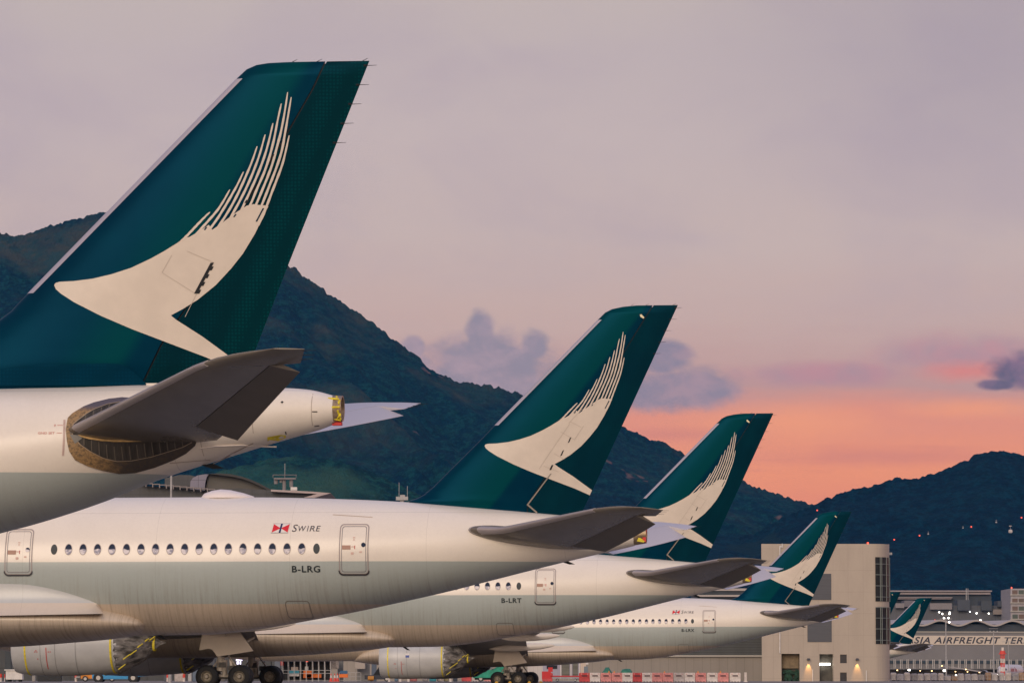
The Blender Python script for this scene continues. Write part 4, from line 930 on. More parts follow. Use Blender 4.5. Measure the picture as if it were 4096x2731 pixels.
def a350(label, reg, swire, group, full=True):
    root = empty('airliner', (0, 0, 0), 0, label, 'airplane', group)
    MB().loft(rings_mesh(FUS)).build('fuselage', LIV, root, smooth=50)
    if True:
        # exhaust of the tail cone
        MB().loft([[(x, r * math.cos(2 * math.pi * k / 28), zc + r * math.sin(2 * math.pi * k / 28)) for k in range(28)] for x, r, zc in ((-1.95, .46, 6.71), (-1.90, .44, 6.72), (-1.36, .375, 6.75), (-1.36, .33, 6.75), (-1.7, .30, 6.74), (-1.7, .01, 6.74))], True, False).build('tail_cone_exhaust', mat('exhaust_metal', (.45, .34, .22), .35, .8, var=.3, vscale=2), root, smooth=40)
        MB().hexa([(-1.75, -.47, 6.45), (-1.45, -.44, 6.40), (-1.45, -.38, 6.5), (-1.7, -.40, 6.56), (-1.7, -.46, 6.50), (-1.4, -.40, 6.46), (-1.4, -.36, 6.52), (-1.7, -.38, 6.62)]).build('exhaust_tape', TAPE, root)
        MB().cyl((-1.40, -.37, 6.5), (-1.36, -.1, 7.1), .03, n=6).box((-1.5, -.40, 6.42), (-1.36, -.3, 6.62)).build('exhaust_streamer', mat('streamer_red', (.6, .03, .03), .6), root)
    # belly fairing
    FB = [(-49.5, 2.6, 2.38, .3), (-48, 3.6, 2.15, 2.4), (-45, 4.3, 1.85, 3.25), (-40, 4.4, 1.72, 3.45), (-33, 4.3, 1.78, 3.42), (-29.4, 4.1, 1.9, 3.32), (-27, 3.95, 2.07, 3.2), (-25.2, 3.75, 2.22, 3.0), (-24.4, 3.58, 2.33, 2.76), (-23.8, 3.40, 2.43, 2.44), (-23.45, 3.18, 2.56, 2.1), (-23.3, 2.98, 2.74, 1.6)]
    MB().loft(rings_mesh(FB, 48, 20)).build('belly_fairing', LIV, root, smooth=50)
    FILZ = [(-46, 4.6), (-40, 5.0), (-32, 5.0), (-29.39, 4.90), (-28.33, 4.85), (-27.35, 4.66), (-26.41, 4.36), (-25.5, 3.98), (-25.1, 3.75), (-24.93, 3.36)]
    for s_ in (-1, 1):
        rg = []
        for l in np.linspace(-44, -24.93, 60):
            zt = float(np.interp(l, [p[0] for p in FILZ], [p[1] for p in FILZ])); zb_ = 3.18 + .12 * max(0, min(1, (l + 32) / 7)); zt = max(zt, zb_ + .03)
            out = 3.34 + .16 * min(1, max(0, (-25 - l) / 3)); a = [];
            for k in range(9):
                u = k / 8; z = zt + (zb_ - zt) * u; sfz = SF(l, z) - .04; a.append((l, s_ * (sfz + (out - sfz) * (u ** 1.6)), z))
            a += [(l, s_ * (SF(l, zb_) - .3), zb_ - .02), (l, s_ * (SF(l, zt) - .3), zt - .02)]
            rg.append(a)
        MB().loft(rg).build('wing_root_fairing', RFM, root, smooth=40)
        wing(root, s_); engine(root, s_); landing_gear(root, s_)
    ng = MB().cyl((-61.5, 0, .55), (-61.8, 0, 2.8), .14, .16, 10).cyl((-61.5, -.35, .55), (-61.5, .35, .55), .08, n=8).build('nose_gear', mat('gear_paint', (.42, .38, .33), .5), root, smooth=40)
    for y in (-.3, .3):
        MB().cyl((-61.5, y - .14,   .40), (-61.5, y + .14, .40), .52, n=24).build('wheel', BLACK, ng, smooth=40)
    # fin
    LE = [(-11.9, 7.6), (-11.85, 8.27), (-11.5, 8.38), (-11.18, 8.53), (-10.75, 8.88), (-9.98, 9.64), (-8.71, 10.88), (-8.07, 11.54), (-3.45, 16.2), (-3.16, 16.48), (-2.86, 16.63), (-2.37, 16.73), (-1.8, 16.78)]
    TE = [(-4.28, 7.4), (-4.17, 7.79), (-3.75, 8.66), (.04, 16.78)]; HG = [(-6.60, 7.4), (-6.56, 8.05), (-5.57, 9.62), (-4.83, 10.8), (-4.38, 11.5), (-2.23, 14.88), (-1.05, 16.78)]
    # dorsal fillet rows need their own start: keep x sorted by height
    fin_parts(root, [(p[0], p[1]) for p in LE], TE, HG, 7.6, 16.78, .105, TEAL, RUD, (11.56, 16.16), None, -.25)
    pl = lambda l, w: 5.40 + .2214 * w - .1226 * l
    HL = [(1.2, -9.0), (1.95, -8.95), (2.1, -8.75), (2.3, -8.2), (2.5, -7.72), (2.9, -7.28), (7.9, -2.98), (8.4, -2.45), (8.8, -1.9), (9.1, -1.35), (9.3, -.75)]
    HH = [(1.2, -4.95), (1.9, -4.45), (8.3, -1.05), (9.3, -.5)]; HT = [(1.2, -3.35), (1.8, -3.02), (8.3, -.22), (9.3, .13)]
    dr = lambda w: float(np.interp(w, [1.8, 8.3], [.15, .42]))
    for s_ in (-1, 1):
        tailplane(root, s_, HL, HH, HT, pl, .105, 9.3, GREYU if s_ < 0 else LITW, [GREYE if s_ < 0 else LITW], dr, (1.85, 8.15))
    # doors, windows, marks on the camera side
    cabin_door(root, SF, -14.50, -13.23, 4.99, 7.19); cabin_door(root, SF, -29.25, -28.02, 5.0, 7.02)
    for k in range(19):
        cx = -27.06 + (27.06 - 15.48) * k / 18; cz = 6.11
        el_ = lambda a, b: [(cx + a * math.cos(t * math.pi / 10), cz + b * math.sin(t * math.pi / 10)) for t in range(20)]
        dark = k in (0, 18)
        w_ = conform([el_(.142, .225)], SF, .016, 'cabin_window', mat('window_plug', (.035, .045, .05), .6) if dark else PANE, root, grid=.6)
        if not dark: conform(ringpolys(el_(.165, .248), el_(.142, .225)), SF, .020, 'window_frame', mat('window_rim', (.34, .29, .29), .5), w_, grid=.6)
    conform(ringpolys(rrect(-16.98, -15.92, 3.09, 3.87, .16), rrect(-16.945, -15.955, 3.125, 3.835, .13)), SF, .014, 'cargo_hatch', mat('hatch_line', (.22, .20, .18), .6), root, grid=.5)
    conform([[(-13.0 - 1.9, 7.60), (-13.0 - 1.9, 7.62), (-13.15, 7.50), (-13.15, 7.48)]], SF, .014, 'handrail_line', mat('line_tan', (.42, .31, .22), .6), root)
    conform(fit(text_polys(reg, 1, 0, 1.12, .025), -16.55, -15.32, 5.08, 5.37), SF, .016, 'registration', mat('reg_black', (.012, .02, .025), .5), root, grid=.5, smooth=False)
    if swire:
        b_ = [(-17.43, 7.205), (-16.70, 7.205), (-16.77, 6.81), (-17.50, 6.81)]
        q = lambda u, v: (b_[3][0] + (b_[2][0] - b_[3][0]) * u + (b_[0][0] - b_[3][0]) * v, b_[3][1] + (b_[0][1] - b_[3][1]) * v)
        fl_ = [[q(0, 0), q(1, 0), q(1, 1), q(0, 1)], [q(-.02, -.04), q(1.02, -.04), q(1.02, 0), q(-.02, 0)], [q(-.02, 1), q(1.02, 1), q(1.02, 1.03), q(-.02, 1.03)], [q(.02, .03), q(.5, .5), q(.02, .97)], [q(.98, .03), q(.98, .97), q(.5, .5)], [q(.445, 0), q(.555, 0), q(.555, 1), q(.445, 1)]]
        conform(fl_, SF, [.012, .012, .012, .016, .016, .020], 'house_flag', [mat('flag_white', (.72, .68, .64), .5), mat('flag_red', (.62, .008, .02), .5), mat('flag_blue', (.005, .015, .09), .5)], root, grid=.5, mis=[0, 2, 2, 1, 1, 2], smooth=False)
        P = fit(text_polys('S', 1, .22), -16.60, -16.36, 6.85, 7.17)
        x = -16.33
        for ch, wd in (('W', .34), ('I', .07), ('R', .23), ('E', .20)):
            P += fit(text_polys(ch, 1, .18), x, x + wd, 6.87, 7.11); x += wd + .045
        conform(P, SF, .016, 'company_name', mat('name_grey', (.05, .045, .06), .5), root, grid=.5, smooth=False)
    # roof blister, belly blade aerial
    rr = []
    for l, h, w in ((-21.1, .02, .05), (-20.95, .17, .4), (-20.6, .29, .62), (-20.24, .345, .70), (-19.8, .31, .66), (-19.2, .17, .5), (-18.75, .02, .1)):
        rr.append([(l, w * math.cos(math.pi * k / 12), 8.44 + (h + .04) * math.sin(math.pi * k / 12)) for k in range(13)] + [(l, -w * .5, 8.3), (l, w * .5, 8.3)])
    MB().loft(rr).build('satellite_dome', mat('dome_white', (.74, .68, .66), .4), root, smooth=60)
    MB().hexa([(-5.05, -.02, 5.56), (-4.8, -.02, 5.60), (-4.8, .02, 5.60), (-5.05, .02, 5.56), (-4.75, -.01, 5.47), (-4.5, -.01, 5.47), (-4.5, .01, 5.47), (-4.75, .01, 5.46)]).build('blade_aerial', GAP, root)
    MB().hexa([(-23.1, -.03, 2.42), (-22.9, -.03, 2.42), (-22.9, .03, 2.42), (-23.1, .03, 2.42), (-22.8, -.015, 2.22), (-22.6, -.015, 2.2), (-22.6, .015, 2.2), (-22.8, .015, 2.22)]).build('drain_mast', GAP, root)
    return root
def place(root, x, Y, dz=0.0, pitch=0.0, yaw=0.0):
    root.location = (x, Y, dz); root.rotation_euler = (0, R(pitch), R(-6.8 + yaw)); return root
GRP = 'teal tailed airliners parked in a row'
P2 = (7.225, 181.0); P3 = (16.12, 256.0); P4 = (33.35, 407.0); P5 = (83.73, 829.0); P6 = (70.7, 756.0); P1 = (-3.70, 106.5)
a2 = place(a350('second airliner from the left, registration B-LRG below its last cabin windows', 'B-LRG', True, GRP), *P2)
def variant(src, label, reg, swire):
    r = copy_tree(src); r['label'] = label
    for c in list(r.children):
        base = c.name.split('.')[0]
        if base == 'registration':
            o = conform(fit(text_polys(reg, 1, 0, 1.12, .025), -16.55, -15.32, 5.08, 5.37), SF, .016, 'registration', c.data.materials[0], r, grid=.5, smooth=False); bpy.data.objects.remove(c)
        elif base in ('house_flag', 'company_name') and not swire: bpy.data.objects.remove(c)
    return r
a3 = place(variant(a2, 'third airliner from the left, registration B-LRT partly behind the second tail', 'B-LRT', False), *P3, .04)
a4 = place(variant(a2, 'fourth airliner from the left, registration B-LRX, tail against the beige tower', 'B-LRX', True), *P4, .03, -.25)
a5 = place(variant(a2, 'small distant airliner whose tail and fin show just right of the beige tower', 'B-LRV', False), *P5, -.25)
def keep(root, names):
    for c in list(root.children):
        if c.name.split('.')[0] not in names:
            for d in list(c.children): bpy.data.objects.remove(d)
            bpy.data.objects.remove(c)
keep(a5, ('fuselage', 'vertical_stabilizer', 'rudder', 'horizontal_stabilizer', 'tail_cone_exhaust', 'belly_fairing', 'wing', 'landing_gear', 'engine', 'nose_gear'))
a6 = place(copy_tree(a5), *P6, -.6); a6['label'] = 'mostly hidden airliner, only a sliver of green fin beside the glass corner of the tower'
for c in list(a6.children):
    if c.name.split('.')[0] == 'vertical_stabilizer':
        for d in list(c.children):
            if d.name.split('.')[0] in ('tail_emblem', 'emblem_dashes'): bpy.data.objects.remove(d)
# ------------------------------------------------------------------ the nearest airliner: only its tail is in the picture
a1 = empty('airliner', (0, 0, 0), 0, 'nearest airliner, huge fin and dark oval slot round its tailplane root', 'airplane', GRP)
place(a1, *P1)
fz = MB().loft(rings_mesh(FUS0, 96, 220)).build('fuselage', LIV0, a1, smooth=50)
LE0 = [(-13.8, 7.7), (-13.4, 8.1), (-12.2, 8.5), (-11.0, 9.0), (-10.2, 9.45), (-9.7, 9.8), (-9.4, 10.02), (-9.15, 10.29), (-8.98, 10.46), (-3.47, 16.02), (-3.22, 16.25), (-2.96, 16.36), (-2.66, 16.405), (-2.26, 16.42)]
TE0 = [(-3.42, 7.7), (-2.95, 8.94), (-2.09, 11.16), (.01, 16.42)]
HG0 = [(-6.1, 7.7), (-5.77, 8.27), (-5.34, 9.16), (-4.49, 10.39), (-4.04, 11.23), (-3.15, 12.81), (-2.15, 14.5), (-1.45, 15.71), (-1.13, 16.42)]
fin0, rud0 = fin_parts(a1, LE0, TE0, HG0, 7.7, 16.42, .105, TEAL0, RUD0, (10.47, 16.0), None, 0.0, near=True)
le0, te0, th0 = fin_fn(LE0, TE0, 16.42, .105)
conform([[(-12.8, 8.02), (-12, 8.2), (-11, 8.33), (-9.69, 8.42), (-9.05, 8.52), (-8.42, 8.58), (-7.4, 8.60), (-6.7, 8.61), (-6.45, 8.59), (-6.32, 8.55), (-6.1, 8.40), (-5.89, 8.22), (-5.72, 8.04)]], th0, .055, 'fin_root_fairing', teal_mat('root_teal', (.001, .026, .058), (.001, .032, .066), (.5, -40, 1, 1), .3), fin0)
pl0 = lambda l, w: 6.217 + .2024 * w - .0248 * l
HL0 = [(1.2, -7.55), (2.0, -7.4), (2.3, -7.18), (8.0, -2.99), (8.6, -2.42), (9.0, -1.92), (9.35, -1.35), (9.7, -.75)]
HH0 = [(1.2, -4.95), (3.0, -3.90), (8.6, -1.02), (9.7, -.5)]; HT0 = [(1.2, -3.72), (2.9, -2.86), (8.6, -.28), (9.7, -.01)]
for s_ in (-1, 1):
    tailplane(a1, s_, HL0, HH0, HT0, pl0, .10, 9.7, GREYU if s_ < 0 else LITW, [GREYE if s_ < 0 else LITW], (lambda w, s_=s_: float(np.interp(w, [2.9, 8.6], [.40, .30] if s_ < 0 else [.06, .26]))) , (2.9, 8.5))
# slot round the tailplane root: worn ring, dark inside, ribs and the seal rib
OUT = [(-7.45, 7.12), (-7.35, 7.24), (-7.1, 7.42), (-6.86, 7.53), (-6.5, 7.63), (-6.17, 7.67), (-5.63, 7.63), (-5.0, 7.40), (-4.29, 6.90), (-4.18, 6.66), (-4.29, 6.42), (-4.55, 6.22), (-4.88, 6.06), (-5.37, 5.87), (-5.86, 5.73), (-6.23, 5.70), (-6.6, 5.77), (-6.95, 5.88), (-7.24, 6.03), (-7.37, 6.25), (-7.43, 6.52), (-7.47, 6.82)]
INN = [(-7.30, 6.95), (-7.2, 7.05), (-6.98, 7.24), (-6.8, 7.36), (-6.5, 7.49), (-6.2, 7.55), (-5.7, 7.50), (-5.05, 7.26), (-4.42, 6.85), (-4.27, 6.66), (-4.36, 6.49), (-4.6, 6.37), (-4.88, 6.28), (-5.4, 6.12), (-5.88, 6.02), (-6.23, 6.0), (-6.55, 6.08), (-6.85, 6.24), (-7.1, 6.42), (-7.24, 6.58), (-7.30, 6.68), (-7.32, 6.80)]
def ring_mat():
    m = bpy.data.materials.new('worn_ring'); m.use_nodes = True; t = NT(m.node_tree); p = t.n['Principled BSDF']
    co = t.new('ShaderNodeTexCoord').outputs['Object']; x, y, z = t.sep(co)[:3]
    n = t.noise(t.scale(co, (3, 1, 5)), 1.3, 5, .7)
    f = t.ss(t.m('ADD', t.m('MULTIPLY', x, -1), t.m('MULTIPLY', t.m('SUBTRACT', n, .5), 1.6)), 5.9, 6.9)
    c = t.mix(f, (.045, .038, .036), (.31, .195, .085)); c = t.mix(t.ss(t.noise(t.scale(co, (7, 1, 9)), 1.6, 6, .8), .44, .62, 0, .85), c, (.075, .055, .035))
    c = t.mix(t.ss(z, 7.25, 7.45), c, (.085, .075, .10))
    t.put(p.inputs['Base Color'], c); p.inputs['Roughness'].default_value = .55; return m
rg = conform(ringpolys(OUT, INN), SF0, .035, 'slot_ring', ring_mat(), a1, grid=.3)
conform([INN], SF0, .028, 'slot_cavity', mat('cavity_dark', (.030, .026, .024), .7, var=.5, vscale=1.5, stretch=(6, 1, .5)), rg, grid=.2)
ribs = []
for k in range(15):
    x = -7.0 + k * .185
    zt = float(np.interp(x, [-7.3, -6.98, -6.5, -6.2, -5.7, -5.05, -4.42], [6.95, 7.24, 7.49, 7.55, 7.50, 7.26, 6.85])) - .03
    zb_ = float(np.interp(x, [-7.24, -6.85, -6.55, -6.23, -5.88, -5.4, -4.88, -4.6], [6.58, 6.24, 6.08, 6.0, 6.02, 6.12, 6.28, 6.37])) + .03
    ribs.append([(x - .012, zb_), (x + .012, zb_), (x + .012, zb_ + .34), (x - .012, zb_ + .34)]); ribs.append([(x - .012, zt - .28), (x + .012, zt - .28), (x + .012, zt), (x - .012, zt)])
conform(ribs, SF0, .034, 'cavity_ribs', mat('rib_brown', (.10, .085, .07), .6), rg, grid=.5)
cen = [(-7.22, 6.76), (-7.05, 6.66), (-6.87, 6.61), (-6.55, 6.56), (-6.26, 6.54), (-5.8, 6.545), (-5.39, 6.57), (-4.95, 6.60), (-4.56, 6.64)]
conform([[a, b, (b[0], b[1] - .05), (a[0], a[1] - .05)] for a, b in zip(cen, cen[1:])], SF0, .075, 'seal_rib', TAN, rg, grid=.5)
edge = ringpolys(INN, [(a * .985 + cx_ * .015, b * .985 + cz_ * .015) for (a, b), (cx_, cz_) in ((q, (-5.9, 6.78)) for q in INN)])
conform(edge, SF0, .040, 'edge_bead', mat('bead_pale', (.34, .27, .20), .6), rg, grid=.5)
conform([[(-7.36, 6.72), (-7.22, 6.84), (-7.08, 6.80), (-7.12, 6.72), (-7.24, 6.70)], [(-7.36, 6.68), (-7.12, 6.66), (-7.04, 6.58), (-7.22, 6.44)]], SF0, .045, 'slot_brackets', mat('bracket_grey', (.17, .17, .16), .5), rg, grid=.5)
tk = []
for k in range(34):
    z = 7.06 - k * .0275; lx = -7.53 + .03 * math.sin((z - 6.1) * 3.1) - (.03 if z < 6.3 else 0) * 0
    tk.append([(lx - .035, z), (lx + .02, z), (lx + .02, z - .010), (lx - .035, z - .010)])
conform(tk, SF0, .012, 'trim_scale', mat('mark_redbrown', (.30, .09, .09), .6), a1, grid=.5)
tp = fit(text_polys('GND SET', 1), -8.17, -7.75, 6.69, 6.745) + fit(text_polys('0', 1), -7.78, -7.74, 6.89, 6.945) + [[(-7.70, 6.715), (-7.56, 6.715), (-7.56, 6.725), (-7.70, 6.725)], [(-7.70, 6.915), (-7.56, 6.915), (-7.56, 6.925), (-7.70, 6.925)]]
conform(tp, SF0, .012, 'trim_marking', mat('mark_salmon', (.55, .16, .12), .6), a1, grid=.6, smooth=False)
MB().loft([[(x, r * math.cos(2 * math.pi * k / 32), zc + r * math.sin(2 * math.pi * k / 32)) for k in range(32)] for x, r, zc in ((-.9, .385, 7.38), (-.87, .37, 7.385), (-.66, .335, 7.41), (-.66, .30, 7.41), (-.8, .28, 7.41), (-.8, .01, 7.41))], True, False).build('tail_cone_exhaust', mat('exhaust_metal0', (.34, .25, .17), .4, .6, var=.5, vscale=3), a1, smooth=40)
mb = MB()
def ty(x, z, out=.01):
    r = .385 if x < -.87 else .345; d = z - 7.40; return -(math.sqrt(max(.0, r * r - d * d)) + out)
for pts in (((-1.0, 7.66), (-.72, 7.64)), ((-.80, 7.72), (-.70, 7.5)), ((-.70, 7.62), (-.68, 7.2)), ((-1.02, 7.42), (-.68, 7.43)), ((-.74, 7.35), (-.68, 7.12)), ((-.86, 7.14), (-.68, 7.10)), ((-.86, 7.08), (-.70, 7.20))):
    (a, b), (c, d) = pts; mb.cyl((a, ty(a, b), b), (c, ty(c, d), d), .030, .026, 6)
mb.build('exhaust_tape', TAPE, a1)
MB().box((-.92, -.12, 6.98), (-.68, .1, 7.06)).build('exhaust_plug_red', mat('streamer_red', (.6, .03, .03), .6), a1)
conform([[(-2.55, 6.57), (-2.53, 6.66), (-2.2, 6.72), (-2.08, 6.71), (-2.10, 6.66), (-2.4, 6.55)]], SF0, .02, 'tape_patch', TAPE, a1)
sk = MB(); rr = [(-4.2, 6.36, .02), (-3.8, 6.42, .05), (-3.2, 6.455, .07), (-2.7, 6.45, .07), (-2.4, 6.445, .04)]
sk.loft([[(l, -(SF0(l, z) + o), z + .012), (l, -(SF0(l, z) + o), z - .012), (l, -(SF0(l, z) - .1), z - .02), (l, -(SF0(l, z) - .1), z + .02)] for l, z, o in rr])
sk.build('rub_strake', mat('strake_white', (.66, .60, .54), .4), a1)
sm = []
for x in (-1.38,):
    T_, B_ = 7.80, 6.86; sm += [[(x - .006, z), (x + .006, z), (x + .006, z + .12), (x - .006, z + .12)] for z in np.arange(B_, T_ - .1, .115)]
for x, z0_, z1_ in ((-4.15, 6.1, 6.9), (-2.85, 6.75, 7.3)): sm += [[(x - .006, z), (x + .006, z), (x + .006, z + .12), (x - .006, z + .12)] for z in np.arange(z0_, z1_, .115)]
sm += [[(-4.1, 5.98), (-4.1, 6.0), (-2.9, 6.52), (-2.9, 6.50)], [(-5.0, 5.98), (-5.0, 5.994), (-4.05, 6.10), (-4.05, 6.086)]]
conform(sm, SF0, .010, 'skin_joints', mat('joint_line', (.34, .27, .22), .6), a1, grid=.5, smooth=False)
conform([[(-1.36, 7.29), (-1.23, 7.29), (-1.23, 7.315), (-1.36, 7.315)], [(-2.08, 6.74), (-2.05, 6.74), (-2.05, 6.80), (-2.08, 6.80)], [(-1.34, 6.93), (-1.22, 6.95), (-1.22, 6.97), (-1.34, 6.95)], [(-2.16, 7.55), (-2.12, 7.58), (-2.08, 7.55), (-2.12, 7.51)]], SF0, .012, 'drain_slots', GAP, a1, grid=.5)
MB().hexa([(-4.35, -.04, 5.98), (-4.05, -.04, 6.02), (-4.05, .04, 6.02), (-4.35, .04, 5.98), (-4.05, -.015, 5.88), (-3.75, -.015, 5.90), (-3.75, .015, 5.90), (-4.05, .015, 5.88)]).build('blade_aerial', GAP, a1)
MB().box((-5.80, -.3, 8.0), (-5.45, .3, 8.09)).build('rudder_foot', mat('strake_white', (.66, .60, .54), .4), a1)
for s_ in (-1, 1):
    g_ = MB().cyl((-29, s_ * 5.2, .9), (-29, s_ * 4.6, 3.4), .24, n=12).cyl((-30, s_ * 5.2, .7), (-28, s_ * 5.2, .7), .15, n=8).build('landing_gear', mat('gear_paint', (.42, .38, .33), .5), a1)
    for dx in (-.99, .99): wheel_pair(g_, -29 + dx, s_ * 5.2, .58)
MB().cyl((-57.2, 0, .5), (-57.4, 0, 2.6), .14, n=10).cyl((-57.2, -.45, .5), (-57.2, -.15, .5), .5, n=20).cyl((-57.2, .15, .5), (-57.2, .45, .5), .5, n=20).build('nose_gear', BLACK, a1)
# ================================================================== APRON EQUIPMENT
def gx(px, Y): return at(px, 2712, Y).x
def bolt(mb, *boxes):
    for b in boxes: mb.box(b[:3], b[3:])
    return mb
def bevel(o, w=.03, seg=2):
    b = bmesh.new(); b.from_mesh(o.data); bmesh.ops.bevel(b, geom=b.edges[:], offset=w, segments=seg, affect='EDGES', clamp_overlap=True); b.to_mesh(o.data); b.free(); return o
C_red = mat('barrier_red', (.48, .045, .045), .55, var=.25, vscale=3)
C_pink = mat('barrier_faded_pink', (.60, .24, .22), .6, var=.22, vscale=3)
C_wht = mat('barrier_white', (.62, .56, .52), .6, var=.15, vscale=3)
C_gry = mat('barrier_dusty', (.44, .39, .37), .7, var=.2, vscale=3)
SLOT = mat('slot_dark', (.06, .03, .04), .8)
WORDS = {'r': 'red', 'p': 'faded pink', 'w': 'white', 'g': 'dusty grey'}
def barrier_proto(m):
    root = empty('water_barrier', (0, 0, 0))
    pr = [(-.26, 0), (-.26, .12), (-.17, .42), (-.15, .95), (-.11, 1.0), (.11, 1.0), (.15, .95), (.17, .42), (.26, .12), (.26, 0)]
    rings = [[(x, y * k, z) for y, z in pr] for x, k in ((-.56, .92), (-.53, 1), (-.30, 1), (.30, 1), (.53, 1), (.56, .92))]
    MB().loft(rings).build('body', m, root)
    mb = MB()
    for a in (-.42, -.1, .24): mb.box((a, -.275, -.01), (a + .16, -.15, .06))
    mb.build('foot_slots', SLOT, root)
    MB().box((-.30, -.185, .60), (.30, -.13, .74)).build('handle_slot', SLOT, root)
    MB().box((-.60, -.05, .12), (-.55, .05, .9)).box((.55, -.05, .12), (.60, .05, .9)).build('coupling', m, root)
    for x in (-.40, .30): MB().box((x, -.168, .84), (x + .1, -.14, .90)).build('reflector', C_red if m is not C_red else C_wht, root)
    return root
PB = {k: barrier_proto(m) for k, m in (('r', C_red), ('p', C_pink), ('w', C_wht), ('g', C_gry))}
used = set()
YB = 455.0; KB = FPX / YB
row = [(1866, 'r', 500), (1906, 'g', 500), (1956, 'p', 500), (2190, 'r', 470), (2338, 'r', 455), (2380, 'w', 455), (2424, 'p', 455), (2468, 'p', 455), (2510, 'w', 455), (2549, 'r', 455), (2589, 'w', 455), (2628, 'p', 455), (2671, 'p', 455), (2715, 'g', 455), (2759, 'w', 455), (2803, 'p', 455), (2849, 'w', 455), (2893, 'p', 455), (2941, 'w', 455)]
near = ['leftmost of the row, left of the fourth airliner wheels', 'second in the row left of the fourth airliner wheels', 'just left of the fourth airliner front wheel', 'right behind the fourth airliner rear wheel', 'at the right end of the red tow bar']
for i, (px, k, Yb) in enumerate(row):
    o = PB[k] if k not in used else copy_tree(PB[k]); used.add(k)
    o.location = (gx(px, Yb), Yb, gz(Yb)); o.rotation_euler = (0, 0, R(rnd.uniform(-5, 5)))
    j = i - 4
    tx = near[i] if i < 5 else ['next to the tow bar end', 'under the peaked green heap', 'between the two green heaps', 'below the flat green heap', 'right of the flat green heap', 'fourteenth from the right edge of', 'sixth from the left of', 'seventh from the left of', 'eighth from the left of', 'ninth from the left of', 'fourth from the tower end of', 'third from the tower end of', 'second from the tower end of', 'the end one nearest the tower in'][i - 5] if False else None
    if tx is None:
        n_r = len(row) - 1 - i
        tx = 'number %s from the tower end of the long row' % ['zero', 'two', 'three', 'four', 'five', 'six', 'seven', 'eight', 'nine', 'ten', 'eleven', 'twelve', 'thirteen', 'fourteen'][n_r] if n_r else 'at the tower end of the long row'
    tag(o, '%s plastic barrier %s' % (WORDS[k], tx), 'barrier', 'red and white plastic barriers on the apron')
o = tag(MB().box((-.13, -.2, 0), (.13, .2, 1.05)).box((-.2, -.25, 0), (.2, .25, .1)).build('marker_post', C_wht), 'narrow white post standing past the end of the barrier row', 'post'); o.location = (gx(2982, 455), 455, gz(455))
for k, px in enumerate((2436, 2457, 2658, 2792, 2882)):
    o = tag(MB().cyl((0, 0, 0), (0, 0, .06), .10, n=8).cyl((0, 0, .06), (0, 0, .20), .07, .05, n=8).build('warning_light', mat('amber_lens', (.7, .25, .03), .4)), 'amber warning light %s' % ['left of two on the barrier under the peaked green heap', 'right of two on the barriers under the peaked green heap', 'on a pink barrier mid row', 'third from the tower end on a pink barrier', 'nearest the tower on a pink barrier'][k], 'warning light', 'amber lights on the barriers')
    o.location = (gx(px, 455), 455, gz(455) + 1.0)
# cones
C_con = mat('cone_red', (.62, .05, .03), .5)
def cone_proto():
    root = empty('traffic_cone', (0, 0, 0)); MB().box((-.24, -.24, 0), (.24, .24, .05)).cyl((0, 0, .05), (0, 0, .42), .19, .12, 14).build('base', C_con, root)
    MB().cyl((0, 0, .42), (0, 0, .72), .12, .075, 14).build('sleeve', C_wht, root); MB().cyl((0, 0, .72), (0, 0, .95), .075, .03, 14).build('tip', C_con, root); return root
cp = cone_proto()
for k, (px, Y) in enumerate(((1324, 478), (1339, 480), (1350, 482))):
    o = cp if k == 0 else copy_tree(cp); o.location = (gx(px, Y), Y, gz(Y)); tag(o, '%s red and white cone of three beside the steel rack' % ('left', 'middle', 'right')[k], 'cone', 'traffic cones by the steel rack')
def bollard():
    root = empty('bollard', (0, 0, 0)); MB().cyl((0, 0, 0), (0, 0, .45), .15, n=14).build('lower_half', C_wht, root); MB().cyl((0, 0, .45), (0, 0, .85), .155, n=14).cyl((0, 0, .85), (0, 0, .88), .12, n=14).build('upper_half', C_con, root); return root
bp = bollard()
BL = ['at the far left edge under the first engine', 'left of the pair beside the white cabinet', 'right of the pair beside the white cabinet', 'under the near engine of the third airliner', 'left of the third airliner wheels beside a grey post', 'nearest the third airliner front wheel', 'left of the fourth airliner engine', 'below the front of the fourth airliner engine', 'below the middle of the fourth airliner engine', 'below the exhaust wrap of the fourth airliner engine']
for k, px in enumerate((3, 22, 34, 304, 671, 736, 1557, 1601, 1634, 1802)):
    o = bp if k == 0 else copy_tree(bp); Y = 470 + (k % 3) * 6; o.location = (gx(px, Y), Y, gz(Y)); tag(o, 'red topped white bollard ' + BL[k], 'bollard', 'red and white bollards')
# white cabinet and cowl stand at the left
Y = 468; r = empty('ground_power_unit', (gx(62, Y), Y, gz(Y)), 0, 'white boxy ground power unit under the first engine', 'ground unit')
MB().box((-1.0, -.8, .25), (.85, .8, 1.25)).build('cabinet', M_white, r); MB().box((-1.15, -.95, 1.25), (1.25, .95, 1.38)).build('lid', M_white, r)
MB().hexa([(-.35, -.4, 2.2), (.55, -.4, 2.2), (.55, .4, 2.2), (-.35, .4, 2.2), (.05, -.25, 3.7), (.38, -.25, 3.7), (.38, .25, 3.7), (.05, .25, 3.7)]).build('hood', M_white, r)
MB().cyl((.1, 0, 1.38), (.1, 0, 2.2), .28, n=10).box((-.8, -.6, 0), (-.5, .6, .25)).box((.4, -.6, 0), (.7, .6, .25)).build('stand', GAP, r)
